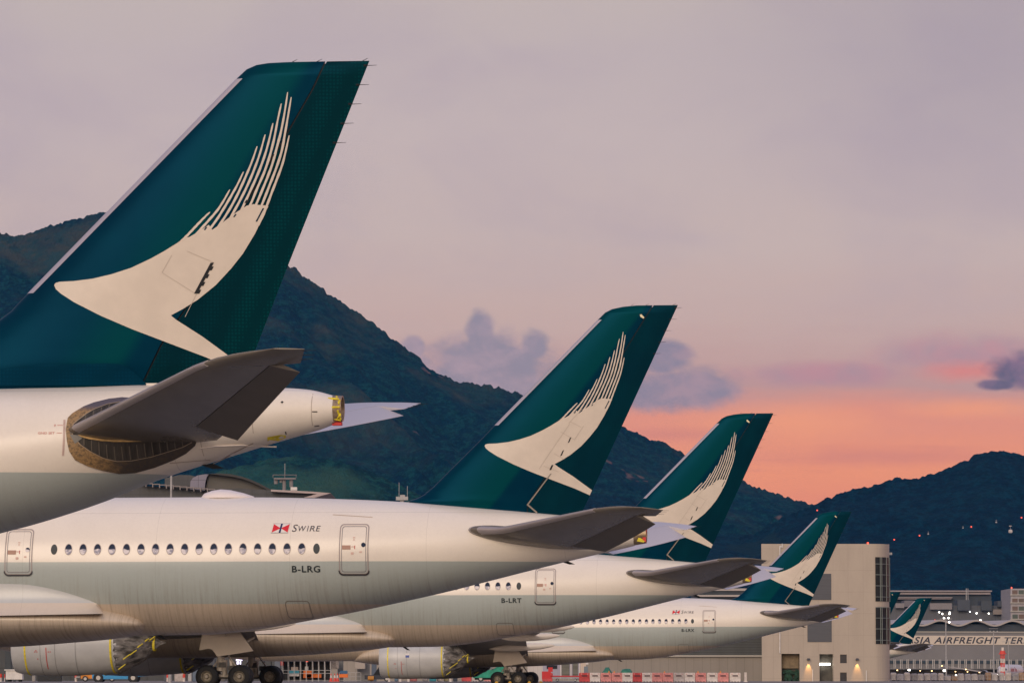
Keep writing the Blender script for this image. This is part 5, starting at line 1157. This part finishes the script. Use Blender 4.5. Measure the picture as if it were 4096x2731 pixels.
# blue tractor
def vwheel(parent, x, y, r, w=.25):
    t_ = MB().cyl((x, y - w / 2, r), (x, y + w / 2, r), r, n=26).build('wheel', BLACK, parent, smooth=40)
    MB().cyl((x, y - w / 2 - .03, r), (x, y + w / 2 + .03, r), r * .55, n=18).build('rim', mat('rim_pale', (.5, .47, .43), .5), t_)
Y = 461; r = empty('tow_tractor', (gx(490, Y), Y, gz(Y)), R(-2), 'low bright blue tractor parked under the third airliner engine', 'tractor')
BLU = mat('tractor_blue', (.010, .24, .52), .4, var=.08, vscale=2)
bd = MB(); pr = [(-3.25, .35), (-3.25, .95), (-2.7, 1.1), (.6, 1.08), (1.4, .92), (3.1, .86), (3.15, .70), (1.7, .55), (1.7, .30), (-2.9, .28)]
bd.loft([[(x, y, z) for x, z in pr] for y in (-1.05, 1.05)]); bevel(bd.build('body', BLU, r), .04)
for x, w in ((-2.55, .44), (1.30, .44)): 
    for y in (-.95, .95): vwheel(r, x, y, w)
MB().cyl((-2.55, -1.07, .44), (-2.55, 1.07, .44), .56, n=20).cyl((1.30, -1.07, .44), (1.30, 1.07, .44), .56, n=20).build('wheel_arch', GAP, r)
MB().box((-2.3, -.8, 1.08), (-1.5, .8, 1.2)).cyl((-1.2, 0, 1.08), (-1.0, 0, 1.5), .04, n=6).build('seat', GAP, r)
Y = 470; r = empty('belt_loader', (gx(395, Y), Y, gz(Y)), R(4), 'orange belt loader behind the blue tractor', 'belt loader')
ORG = mat('loader_orange', (.62, .22, .02), .5, var=.2, vscale=2)
MB().hexa([(-2.4, -.4, .75), (2.6, -.4, 1.35), (2.6, .4, 1.35), (-2.4, .4, .75), (-2.4, -.4, .95), (2.6, -.4, 1.55), (2.6, .4, 1.55), (-2.4, .4, .95)]).build('conveyor', ORG, r)
MB().box((-2.0, -.6, .35), (-.3, .6, .95)).box((-.3, -.5, .35), (2.2, .5, .6)).build('chassis', ORG, r); MB().cyl((.6, 0, .6), (1.4, 0, 1.3), .07, n=6).box((-2.6, -.3, .45), (-2.1, .3, .6)).build('lift_arm', M_steel, r)
for x in (-1.5, 1.5):
    for y in (-.6, .6): vwheel(r, x, y, .32, .2)
# grey and pale blocks behind the third airliner's wheels
def simple(name, label, cat, px0, px1, y_top, Y, m, dep=1.5, y_bot=None, grp=None, bev=.03):
    K = FPX / Y; w = (gx(px1, Y) - gx(px0, Y)) / 2; z0 = (.5 + (2712 - y_bot) / K - gz(Y)) if y_bot else 0; z1 = .5 + (2712 - y_top) / K - gz(Y)
    o = MB().box((-w, 0, max(0, z0)), (w, dep, z1)).build(name, m)
    if bev: bevel(o, bev, 1)
    o.location = (gx((px0 + px1) / 2, Y), Y, gz(Y)); return tag(o, label, cat, grp), w, z0, z1
YG = 505
simple('column', 'slim grey post left of the third airliner front wheel', 'post', 752, 766, 2674, 480, M_steel, .3)
simple('tarp_stack', 'pale covered stack between two bollards left of the wheels', 'crate', 698, 736, 2690, 482, M_wht if False else C_gry, 1.2)
simple('tall_locker', 'blue grey tall locker behind the third airliner wheels', 'locker', 770, 800, 2650, 486, mat('locker_blue', (.10, .14, .20), .5), .8)
simple('pale_cabinet', 'pale blue cabinet above the third airliner front wheel', 'cabinet', 808, 828, 2632, 490, mat('pale_blue', (.20, .28, .38), .5), .8)
simple('service_pillar', 'dark slate service pillar behind the third airliner middle wheel', 'pillar', 986, 1014, 2620, 495, mat('slate', (.06, .07, .09), .5), .8)
simple('service_pillar', 'blue grey service pillar left of the steel rack', 'pillar', 1098, 1120, 2620, 495, mat('slate2', (.10, .12, .16), .5), .8)
# lit screens
def lit(name, label, px0, px1, y0, y1, Y, col, es=2.2, back=True):
    a = at(px0, y0, Y); b_ = at(px1, y1, Y); w = (b_.x - a.x) / 2; zc = b_.z
    r = empty(name, ((a.x + b_.x) / 2, Y, gz(Y)), 0, label, 'lit panel'); zc -= gz(Y); h = a.z - b_.z
    MB().box((-w, 0, zc), (w, .1, zc + h)).build('screen', mat('screen_' + name + label[:6], col, .5, emit=col, es=es), r)
    MB().box((-w - .05, .1, zc - .06), (w + .05, .25, zc + h + .06)).cyl((0, .2, 0), (0, .2, zc), .06, n=6).build('stand', GAP, r); return r
lit('lit_notice_board', 'small glowing white lilac board behind the third airliner gear leg', 944, 969, 2632, 2641, 497, (.78, .70, 1.0))
lit('lit_notice_board', 'lower glowing white board just below the lilac board', 947, 964, 2642, 2655, 497.5, (.85, .80, 1.0), 2.0)
lit('lit_window_panel', 'left of two glowing lilac panels right of the gear leg', 1046, 1070, 2627, 2637, 499, (.55, .42, 1.0), 1.6)
lit('lit_window_panel', 'right of two glowing lilac panels beside the steel rack', 1073, 1097, 2624, 2637, 499, (.62, .50, 1.0), 1.6)
# steel rack with goods
Y = 498; K = FPX / Y; xl, xr = gx(1128, Y), gx(1322, Y); cx_ = (xl + xr) / 2; w = (xr - xl) / 2
r = empty('storage_rack', (cx_, Y, gz(Y)), 0, 'open galvanised storage rack behind the third airliner rear wheel', 'rack')
top = .5 + (2712 - 2636) / K - gz(Y); mb = MB()
for k in range(9):
    x = -w + 2 * w * k / 8
    for y in (0, 2.2): mb.box((x - .04, y - .04, 0), (x + .04, y + .04, top))
for z in (top, top - .12, .95, 1.3, .12): mb.box((-w, -.03, z), (w, .03, z + .05)); mb.box((-w, 2.17, z), (w, 2.23, z + .05))
mb.box((-w - .1, -.3, top + .05), (w + .1, 2.4, top + .14)); mb.build('frame', M_steel, r)
MB().box((-w, 2.4, .05), (w, 2.5, top)).build('back_sheet', mat('rack_dark', (.018, .017, .018), .8), r)
ORB = mat('bin_orange', (.72, .16, .02), .55)
for lab, a, b, y0, y1, m_, nm in (('long orange bin on the floor of the steel rack', 1226, 1285, 2694, 2709, ORB, 'bin'), ('short orange bin stacked at the left of the long one', 1213, 1246, 2681, 2709.5, ORB, 'bin'), ('turquoise crate at the left of the steel rack', 1156, 1196, 2681, 2693, mat('crate_turquoise', (.03, .30, .42), .5), 'crate'), ('pale crate under the turquoise crate', 1157, 1196, 2694, 2703, M_white, 'crate'), ('orange bin at the right end beyond the rack behind the cones', 1357, 1391, 2694, 2708, ORB, 'bin'), ('navy crate above the orange bin behind the cones', 1360, 1389, 2681, 2693, mat('crate_navy', (.02, .10, .22), .5), 'crate'),
    ('small grey machine on the rack beneath the red light', 1219, 1233, 2664, 2679, M_steel, 'box'), ('red drum case at the left corner of the rack', 1122, 1133, 2625, 2660, C_red, 'case'), ('blue bundle lying on top of the steel rack', 1190, 1218, 2622, 2632, mat('bundle_blue', (.03, .07, .28), .6), 'bundle'), ('orange bundle lying on top of the steel rack', 1150, 1188, 2624, 2633, mat('bundle_orange', (.30, .13, .03), .7), 'bundle'), ('pale sacks on the rack behind the turquoise crate', 1164, 1192, 2666, 2680, mat('sack', (.36, .30, .26), .8), 'sacks')):
    ya = 496.5 if 'beyond' in lab or 'behind the cones' in lab else 498.8
    simple(nm, lab, nm, a, b, y0, ya, m_, .9, y1, bev=.02)
o = tag(MB().cyl((0, 0, 0), (0, 0, .16), .13, n=12).build('red_lamp', M_red), 'glowing red lamp hanging in the storage rack', 'lamp'); p = at(1228, 2645, 497.5); o.location = p
# big grey boxes
simple('air_unit', 'large grey weathered box left of the blank grey cabinet', 'cabinet', 1318, 1355, 2633, 500, mat('box_mottled', (.26, .23, .21), .7, var=.4, vscale=3), 1.5, 2674)
simple('blank_cabinet', 'blank pale grey raised cabinet near the dark sloping strut', 'cabinet', 1419, 1460, 2634, 500, mat('box_plain', (.36, .32, .29), .6), 1.5, 2674)
simple('concrete_pillar', 'grey concrete pillar under the blank pale cabinet', 'pillar', 1428, 1478, 2632, 502, mat('pillar_grey', (.20, .20, .20), .7), 1.2)
simple('concrete_pillar', 'grey green concrete pillar behind the mottled box', 'pillar', 1350, 1372, 2632, 503, mat('pillar_dark', (.15, .155, .155), .7), 1.0)
mb = MB(); 
for k in range(5): mb.box((-1.3 + .65 * k - .03, 0, 0), (-1.3 + .65 * k + .03, .06, 1.1))
for z in (.1, .55, 1.05): mb.box((-1.35, 0, z), (1.35, .05, z + .05))
o = tag(mb.build('guard_rail', M_steel), 'grey steel guard rail left of the concrete pillar', 'rail'); o.location = (gx(1400, 500), 500, gz(500))
for px0, px1, y0, lab, c in ((1486, 1506, 2622, 'first thin blue grey column right of the pillar', (.08, .11, .16)), (1556, 1562, 2620, 'thin dark column left of the fourth airliner engine', (.03, .035, .05))): simple('column', lab, 'column', px0, px1, y0, 510, mat('col_%d' % px0, c, .6), .5)
simple('sign_board', 'small turquoise board between two columns', 'sign', 1494, 1516, 2638, 506, mat('board_turq', (.02, .22, .34), .5), .1, 2651)
Y = 490; r = empty('loader_ramp', (gx(1530, Y), Y, gz(Y)), 0, 'dark sloping ramp strut of a loader left of the fourth engine', 'loader')
MB().hexa([(-1.4, 0, .3), (-.5, 0, .3), (-.5, .8, .3), (-1.4, .8, .3), (.4, 0, 2.9), (1.5, 0, 2.9), (1.5, .8, 2.9), (.4, .8, 2.9)]).build('ramp', GAP, r)
MB().box((-2.1, -.3, .25), (.9, .9, .75)).build('chassis', mat('loader_dark', (.015, .02, .035), .5), r); MB().cyl((-1.7, -.4, .38), (-1.0, -.4, .38), .28, n=12).build('amber_drum', mat('drum_amber', (.45, .20, .03), .5), r)
for x in (-1.3, .5): vwheel(r, x, -.3, .3, .2)
for k, (px0, px1, y0, lab) in enumerate(((20, 44, 2560, 'dark jet bridge column at the far left edge'), (52, 60, 2590, 'thin dark column right of the far left column'), (128, 140, 2700, 'short pale post left of the orange belt loader'), (150, 245, 2700, 'low dark cart under the front of the third airliner engine'), (655, 668, 2640, 'slate column left of the covered stack'), (846, 860, 2625, 'slate column just right of the pale blue cabinet'), (884, 900, 2610, 'grey column between the wheel pairs'))):
    simple(('column', 'column', 'post', 'cart', 'column', 'column', 'column')[k], lab, ('column', 'column', 'post', 'cart', 'column', 'column', 'column')[k], px0, px1, y0, 474 + k * 5, mat('dark_item_%d' % k, ((.03, .04, .05), (.04, .05, .06), (.35, .33, .30), (.012, .014, .018), (.07, .08, .10), (.05, .06, .08), (.14, .13, .12))[k], .6, var=.2, vscale=2), .8)
# clutter behind the fourth engine
cl = [(1640, 1668, 2690, (.35, .12, .12), 'faded red bin left of the turquoise sacks'), (1717, 1745, 2688, (.03, .22, .28), 'turquoise sack pile under the fourth airliner engine'), (1748, 1768, 2692, (.40, .34, .30), 'pale carton right of the turquoise sacks'), (1775, 1795, 2693, (.25, .22, .12), 'olive carton left of a bollard'), (1690, 1712, 2694, (.28, .26, .26), 'grey carton left of the turquoise sacks'), (1578, 1592, 2690, (.10, .18, .26), 'blue grey drum between two bollards'), (1812, 1830, 2694, (.04, .05, .07), 'dark case left of the faded red barrier')]
for k, (a, b, y0, c, lab) in enumerate(cl): simple(lab.split()[-4] if False else ('bin', 'sack_pile', 'carton', 'carton', 'carton', 'drum', 'case')[k], lab, ('bin', 'sacks', 'carton', 'carton', 'carton', 'drum', 'case')[k], a, b, y0, 492 + k, mat('clut%d' % k, c, .7, var=.35, vscale=4), .8, bev=.08)
# green tarpaulin machine
GRN = mat('green_tarp', (.012, .26, .17), .6, var=.25, vscale=2, bump=.5)
Y = 480; r = empty('covered_loader', (gx(1975, Y), Y, gz(Y)), 0, 'boarding stairs truck half covered by a bright green tarpaulin', 'stairs truck')
pts = [(-2.4, .9), (-1.9, 1.25), (-.9, 1.35), (-.1, 1.4), (.5, 1.75), (.9, 2.05), (1.3, 1.7), (1.75, 1.35), (1.9, .85), (1.9, .45), (-2.4, .45)]
rg_ = []
for y, k in ((-1.0, .93), (-.6, 1), (.6, 1), (1.0, .93)): rg_.append([(x, y, .45 + (z - .45) * k + .04 * math.sin(x * 5 + y * 3)) for x, z in pts])
MB().loft(rg_).build('tarpaulin', GRN, r)
MB().box((-2.2, -.8, .2), (1.8, .8, .5)).build('chassis', GAP, r)
mb = MB(); mb.hexa([(-1.6, -.7, 1.3), (-.3, -.7, 1.3), (-.3, .7, 1.3), (-1.6, .7, 1.3), (-.7, -.7, 2.5), (.5, -.7, 2.5), (.5, .7, 2.5), (-.7, .7, 2.5)]); mb.build('stair_flight', mat('stair_grey', (.16, .18, .20), .4), r)
mb = MB()
for k in range(6): mb.box((-1.35 + k * .2, -.76, 1.5 + k * .17), (-1.0 + k * .2, -.70, 1.55 + k * .17))
mb.build('treads', M_steel, r)
for x in (-1.5, 1.2): vwheel(r, x, -.8, .33, .22)
# container office
Y = 475; K = FPX / Y; cx_ = gx(2247, Y); w = (gx(2322, Y) - gx(2172, Y)) / 2; z1 = .5 + (2712 - 2642) / K - gz(Y)
r = empty('site_cabin', (cx_, Y, gz(Y)), 0, 'lilac grey container cabin with two louvred doors right of the fourth airliner wheels', 'cabin')
wx = lambda p: gx(p, Y) - cx_
MB().box((-w, 0, .35), (w, 2.6, z1)).build('wall', panel_mat('cabin_skin', (.34, .33, .42), .9, 0, .04, .3, .02), r)
MB().box((-w - .05, -.06, z1), (w + .05, 2.7, z1 + .1)).build('roof', M_white, r)
for a, b in ((2247, 2278), (2290, 2312)): MB().box((wx(a), -.05, .55), (wx(b), 0, z1 - .2)).build('louvre_door', mat('louvre_olive', (.13, .13, .11), .6, var=.3, vscale=1, stretch=(.3, 1, 9)), r)
MB().box((wx(2187), -.05, 1.45), (wx(2229), 0, 1.85)).build('window', mat('dark_glass', (.02, .024, .032), .12), r)
for p in (2243, 2284, 2318): MB().box((wx(p) - .06, -.08, .35), (wx(p) + .06, -.0, z1)).build('corner_post', M_white, r)
MB().box((-w, .3, 0), (-w + .4, 2.2, .35)).box((w - .4, .3, 0), (w, 2.2, .35)).build('base', M_steel, r)
simple('freight_container', 'white freight container left of the lilac cabin', 'container', 2110, 2174, 2641, 484, panel_mat('white_container', (.56, .52, .50), .5, 0, .05, .3, .02), 2.4)
simple('freight_container', 'cream freight container peeping out right behind the lilac cabin', 'container', 2298, 2344, 2633, 486, panel_mat('cream_container', (.58, .48, .40), .45, 0, .05, .3, .02), 2.4)
simple('wall_notice', 'small pale notice frame right of the cream container', 'sign', 2342, 2354, 2645, 486, M_white, .1, 2657)
simple('blue_cloth', 'pale blue sheet hanging low beside the cream container', 'sheet', 2336, 2352, 2664, 483, mat('sheet_blue', (.18, .22, .26), .7), .2)
# tow bar and dolly
Y = 462; r = empty('tow_bar', (gx(2290, Y), Y, gz(Y)), 0, 'long bright red tow bar in front of the lilac cabin', 'tow bar')
RD = mat('towbar_red', (.55, .02, .025), .45)
L_ = (gx(2380, Y) - gx(2200, Y)) / 2; MB().cyl((-L_, 0, .62), (L_ * .55, 0, .60), .075, n=10).cyl((L_ * .55, 0, .60), (L_, 0, .50), .09, .04, n=10).build('tube', RD, r)
MB().box((-L_ - .9, -.3, .35), (-L_ + .1, .3, 1.15)).box((-L_ - .2, -.2, 1.1), (-L_ + .3, .2, 1.6)).build('tow_head', RD, r); MB().box((.9, -.3, .1), (1.5, .3, .55)).build('axle_box', RD, r)
Y = 466; r = empty('baggage_dolly', (gx(2265, Y), Y, gz(Y)), 0, 'low steel baggage dolly under the red tow bar', 'dolly')
mb = MB().box((-1.6, -.7, .42), (1.6, .7, .5))
for k in range(6): mb.box((-1.55 + k * .6, -.72, .05), (-1.5 + k * .6, -.66, .45))
mb.box((-1.6, -.72, .08), (1.6, -.68, .13)); mb.build('frame', M_steel, r)
for x in (-1.0, 1.0): vwheel(r, x, -.5, .18, .12)
# green heaps
for nm, a, b, lab, pk in (('tarpaulin_heap', 2396, 2458, 'peaked green tarpaulin heap behind the barriers', 1), ('tarpaulin_heap', 2476, 2531, 'flat topped green tarpaulin heap behind the barriers', 0)):
    Y = 474; w = (gx(b, Y) - gx(a, Y)) / 2; h = .5 + (2712 - (2667 if pk else 2673)) / (FPX / Y) - gz(Y); rg_ = []
    for y, k in ((-.9, .15), (-.7, .8), (-.2, 1), (.4, .95), (.9, .2)):
        q = [(-w, 0), (-w * .92, h * .5), (-w * .5, h * .74), (-.1, h), (.25, h * .97), (w * .6, h * .66), (w * .95, h * .4), (w, 0)] if pk else [(-w, 0), (-w * .9, h * .55), (-w * .6, h * .95), (0, h), (w * .6, h * .98), (w * .85, h * .8), (w * .95, h * .3), (w, 0)]
        rg_.append([(x + .06 * math.sin(y * 7 + z * 3), y, z * k + .03 * math.sin(x * 6)) for x, z in q])
    o = tag(MB().loft(rg_).build(nm, mat('green_tarp_dull', (.03, .17, .11), .65, var=.3, vscale=2), smooth=50), lab, 'tarpaulin'); o.location = (gx((a + b) / 2, Y), Y, gz(Y))
# wheel chocks
for k, (px, Y) in enumerate(((1986, 400), (2117, 400), (2163, 409), (2040, 401))):
    o = MB().hexa([(-.2, -.15, 0), (.2, -.15, 0), (.2, .15, 0), (-.2, .15, 0), (-.08, -.15, .2), (.08, -.15, .2), (.08, .15, .2), (-.08, .15, .2)]).build('wheel_chock', mat('chock_yellow', (.60, .36, .03), .6))
    o.location = (gx(px, Y), Y, gz(Y)); tag(o, 'yellow wheel chock %s of the fourth airliner' % ['before the front wheel', 'between middle and rear wheels', 'behind the rear wheel', 'behind the front wheel'][k], 'wheel chock', 'wheel chocks')
# pole in front of the passenger terminal
a = at(685, 1895, 330); r = empty('lighting_mast', (a.x, 330, gz(300)), 0, 'plain grey lighting mast rising between the first and second fuselages', 'mast')
MB().cyl((0, 0, 0), (0, 0, 1.2), .16, .14, 12).build('base', M_steel, r); MB().cyl((0, 0, 1.2), (0, 0, a.z + .4), .085, .08, 12).build('pole', M_steel, r)
MB().box((-.7, -.15, a.z + .4), (.7, .15, a.z + .6)).build('head', M_steel, r)
# ------------------------------------------------------------------ right hand distance
def mast(px, ytop, Y, label, lamps, r0=.28, name='floodlight_mast', ybase=None):
    a = at(px, ytop, Y); r = empty(name, (a.x, Y, gz(Y)), 0, label, 'mast'); h = a.z - gz(Y)
    MB().cyl((0, 0, 0), (0, 0, h), r0, r0 * .6, 10).build('pole', M_steel, r)
    MB().box((-2.2, -.5, h - .5), (2.2, .5, h - .35)).box((-1.6, -.5, h + .9), (1.6, .5, h + 1.0)).build('lamp_platform', M_steel, r)
    for x, z, on in lamps: MB().cyl((x, -.7, z + h), (x, -.5, z + h), .28, n=12).build('lamp', M_lamp if on else M_steel, r)
    return r
mast(3783, 2469, 1500, 'tall floodlight mast with a lit cluster right of the far fin', [(-1.3, 1.4, 1), (1.3, 1.4, 1), (-.7, -.1, 1), (.9, -.1, 1), (1.2, -1.6, 1)])
mast(3974, 2523, 1500, 'unlit lamp mast standing before the sign lettering', [(-1.3, -.1, 0), (0, -.1, 0), (1.3, -.1, 0)])
mast(4033, 2560, 1450, 'thin dark mast behind the red and white tower', [], .16, 'thin_mast')
Y = 1150; K = FPX / Y; r = empty('lattice_marker', (gx(4011, Y), Y, gz(Y)), 0, 'red and white banded lattice marker tower at lower right', 'tower'); ht = .5 + (2712 - 2618) / K
for k in range(6):
    z0, z1 = ht * k / 6, ht * (k + 1) / 6; mb = MB()
    for sx in (-.45, .45):
        for sy in (-.45, .45): mb.box((sx - .09, sy - .09, z0), (sx + .09, sy + .09, z1))
    for q in range(3): zz = z0 + (z1 - z0) * q / 3; mb.cyl((-.45, -.45, zz), (.45, -.45, zz + (z1 - z0) / 3), .06, n=4).cyl((.45, -.45, zz), (-.45, -.45, zz + (z1 - z0) / 3), .06, n=4).box((-.45, -.5, zz), (.45, -.44, zz + .1))
    mb.build('band', C_con if k % 2 else C_wht, r)
MB().cyl((0, 0, ht), (0, 0, ht + .3), 1.1, 1.0, 12).cyl((0, 0, ht + .3), (0, 0, ht + 1.0), .8, .7, 12).build('head', C_con, r); MB().box((-.3, -.3, ht + 1.0), (.3, .3, ht + 1.9)).build('top_box', C_wht, r)
# cargo aircraft nosing in at the lower right
Y = 1690.0; K = FPX / Y
c = empty('cargo_airliner', (gx(4005, Y), Y, gz(Y)), R(75), 'white cargo airliner with red lettering nosing in at the lower right corner', 'airplane')
WH = mat('cargo_white', (.68, .64, .64), .35, var=.05, vscale=.4)
F3 = [(0, 3.3, 3.1, .05), (.5, 4.1, 2.5, .8), (1.8, 4.8, 1.8, 1.5), (3.5, 5.4, 1.2, 2.1), (6, 5.9, .7, 2.6), (8.5, 6.1, .45, 2.8), (45, 6.1, .45, 2.8), (54, 6.0, 3.0, 1.0)]
xs = np.concatenate([np.linspace(0, 9, 24), np.linspace(10, 45, 8), np.linspace(47, 54, 6)]); tp_, bt_, wd_ = [pchip([s[0] for s in F3], [s[i] for s in F3], xs) for i in (1, 2, 3)]
MB().loft([[(x, b * math.cos(2 * math.pi * k / 36), (t + o) / 2 + (t - o) / 2 * math.sin(2 * math.pi * k / 36)) for k in range(36)] for x, t, o, b in zip(xs, tp_, bt_, wd_)]).build('fuselage', WH, c, smooth=50)
SFC = lambda l, z: float(np.interp(l, xs, wd_)) * math.sqrt(max(0, 1 - ((z - (np.interp(l, xs, tp_) + np.interp(l, xs, bt_)) / 2) / ((np.interp(l, xs, tp_) - np.interp(l, xs, bt_)) / 2)) ** 2))
conform([[(1.6, 3.7), (2.9, 3.7), (3.2, 4.4), (2.4, 4.5)]], SFC, .06, 'cockpit_window', mat('dark_glass', (.02, .024, .032), .12), c, both=True)
conform(fit(text_polys('air', 1, 0, 1.05, .02), 8.2, 19, 3.2, 4.9) + fit(text_polys('h', 1, 0, 1, .02), 21, 25, 3.2, 5.0), SFC, .10, 'airline_name', mat('name_red', (.50, .04, .05), .5), c, smooth=False)
for s_ in (1, -1):
    e_ = MB().loft([[(10.2 + a, s_ * 8.6 + 1.55 * math.cos(2 * math.pi * k / 24) * q, 2.1 + 1.55 * math.sin(2 * math.pi * k / 24) * q) for k in range(24)] for a, q in ((0, .92), (-.1, .98), (.3, 1.03), (3, 1.05), (5.5, .75))], True, False).build('engine', mat('nacelle_pale', (.35, .35, .38), .3), c, smooth=40)
    MB().cyl((10.6, s_ * 8.6, 2.1), (10.9, s_ * 8.6, 2.1), 1.45, n=24).build('fan', GAP, e_)
    MB().hexa([(13, s_ * 2.4, 1.6), (21, s_ * 2.4, 1.6), (21, s_ * 2.4, 2.1), (13, s_ * 2.4, 2.4), (25.5, s_ * 28.5, 5.5), (28, s_ * 28.5, 5.5), (28, s_ * 28.5, 5.65), (25.5, s_ * 28.5, 5.7)]).build('wing', mat('wing_pale', (.36, .34, .35), .5), c)
    if s_ > 0: MB().cyl((25.2, 28.3, 5.6), (25.5, 28.3, 5.6), .22, n=8).build('wing_light', M_lampw, c); MB().cyl((19.6, 17.5, 4.1), (19.9, 17.5, 4.1), .2, n=8).build('wing_light', M_lampw, c)
MB().cyl((12.2, 3.6, 1.9), (12.4, 3.6, 1.9), .38, n=10).build('landing_light', M_lamp, c)
# wrapped pallets along the cargo apron
WRAP = [mat('pallet_wrap_%d' % i, c_, .4, var=.35, vscale=1.5, bump=.4) for i, c_ in enumerate([(.42, .38, .36), (.34, .32, .34), (.50, .44, .40), (.24, .22, .22), (.30, .18, .10)])]
i = 0
for px in range(3574, 4110, 27):
    Y = 600 + rnd.uniform(-6, 14); K = FPX / Y; w = rnd.uniform(.40, .52) ; h = rnd.uniform(.55, 1.15)
    r = empty('wrapped_pallet', (gx(px, Y), Y, gz(Y) - .12), R(rnd.uniform(-8, 8)))
    rg_ = [[(w * math.copysign(abs(math.cos(t)) ** .35, math.cos(t)) * k, .5 * math.copysign(abs(math.sin(t)) ** .35, math.sin(t)) * k, z + .03 * math.sin(3 * t + i)) for t in [2 * math.pi * q / 20 for q in range(20)]] for z, k in ((.22, 1), (.22 + h * .7, 1.0), (.22 + h * .93, .92), (.22 + h, .6))]
    MB().loft(rg_).build('wrapped_load', WRAP[i % 5 if i % 4 else 0], r, smooth=40); MB().box((-w - .03, -.5, .08), (w + .03, .5, .2)).build('dolly', GAP, r)
    tag(r, 'plastic wrapped pallet load, %s along the fence line right of the tower' % ['first', 'second', 'third', 'fourth', 'fifth', 'sixth', 'seventh', 'eighth', 'ninth', 'tenth', 'eleventh', 'twelfth', 'thirteenth', 'fourteenth', 'fifteenth', 'sixteenth', 'seventeenth', 'eighteenth', 'nineteenth', 'twentieth'][i], 'pallet', 'wrapped pallets on the cargo apron'); i += 1
Y = 590; x0, x1 = gx(3566, Y), gx(4140, Y); mb = MB(); x = x0
while x < x1: mb.box((x - .02, Y - .02, gz(Y) - .1), (x + .02, Y + .02, gz(Y) + .9)); x += .62
mb.box((x0, Y - .015, gz(Y) + .85), (x1, Y + .015, gz(Y) + .89)); mb.box((x0, Y - .015, gz(Y) + .4), (x1, Y + .015, gz(Y) + .43))
tag(mb.build('apron_fence', M_steel), 'low thin steel fence in front of the wrapped pallets', 'fence')
# cable cars on the far slope
for k, (px, py, D, s) in enumerate(((4041.6, 2123, 2300, 1.0), (3985, 2087, 2900, .5), (3713, 2134, 2900, .5), (3852, 2110, 2900, .4))):
    a = at(px, py, D); r = empty('cable_car', a, 0, 'cable car cabin against the dark hill, %s' % ['largest and nearest the right edge', 'small and uppermost', 'small and leftmost', 'small and faint in the middle'][k], 'cable car', 'cable cars over the hill')
    MB().loft([[(x * q * s, y * q * s, z * s) for x, y in ((-1, -.9), (1, -.9), (1, .9), (-1, .9))] for z, q in ((-1.1, .7), (-.7, 1), (.3, 1), (.8, .7))]).build('cabin', mat('cabin_pale', (.45, .42, .42), .4), r)
    MB().box((-.06 * s, -.06 * s, .8 * s), (.06 * s, .06 * s, 2.6 * s)).box((-.7 * s, -.3 * s, 2.6 * s), (.7 * s, .3 * s, 3.0 * s)).build('hanger', mat('cabin_pale', (.45, .42, .42), .4), r)
for k, (px, py, D) in enumerate(((3885, 2106, 2800), (3678, 2141, 2800), (4086, 2069, 2800), (3577, 2157, 2800), (3269, 2040, 2900))):
    a = at(px, py, D); o = MB().cyl((0, 0, -.4), (0, 0, .4), .42, n=8).build('beacon', M_red); o.location = a
    tag(o, 'red hillside beacon %s' % ['right of the faint middle cable car', 'beside the leftmost small cable car', 'at the right edge above the largest cable car', 'above the glass corner tower', 'left of the top of the fourth fin'][k], 'beacon', 'red beacons on the hillside')
# ------------------------------------------------------------------ haze
HAZE = 1
if HAZE:
    hm = bpy.data.materials.new('haze_air'); hm.use_nodes = True; t = NT(hm.node_tree); t.n.remove(t.n['Principled BSDF'])
    pv_ = t.new('ShaderNodeVolumePrincipled'); pv_.inputs['Color'].default_value = (.10, .50, 1.0, 1); pv_.inputs['Density'].default_value = .000020; pv_.inputs['Anisotropy'].default_value = .1
    out = [n for n in t.n if n.type == 'OUTPUT_MATERIAL'][0]; t.l.new(pv_.outputs[0], out.inputs['Volume'])
    o = MB().box((-3000, -300, -6), (3000, 7000, 760)).build('haze', hm); tag(o, kind='stuff')
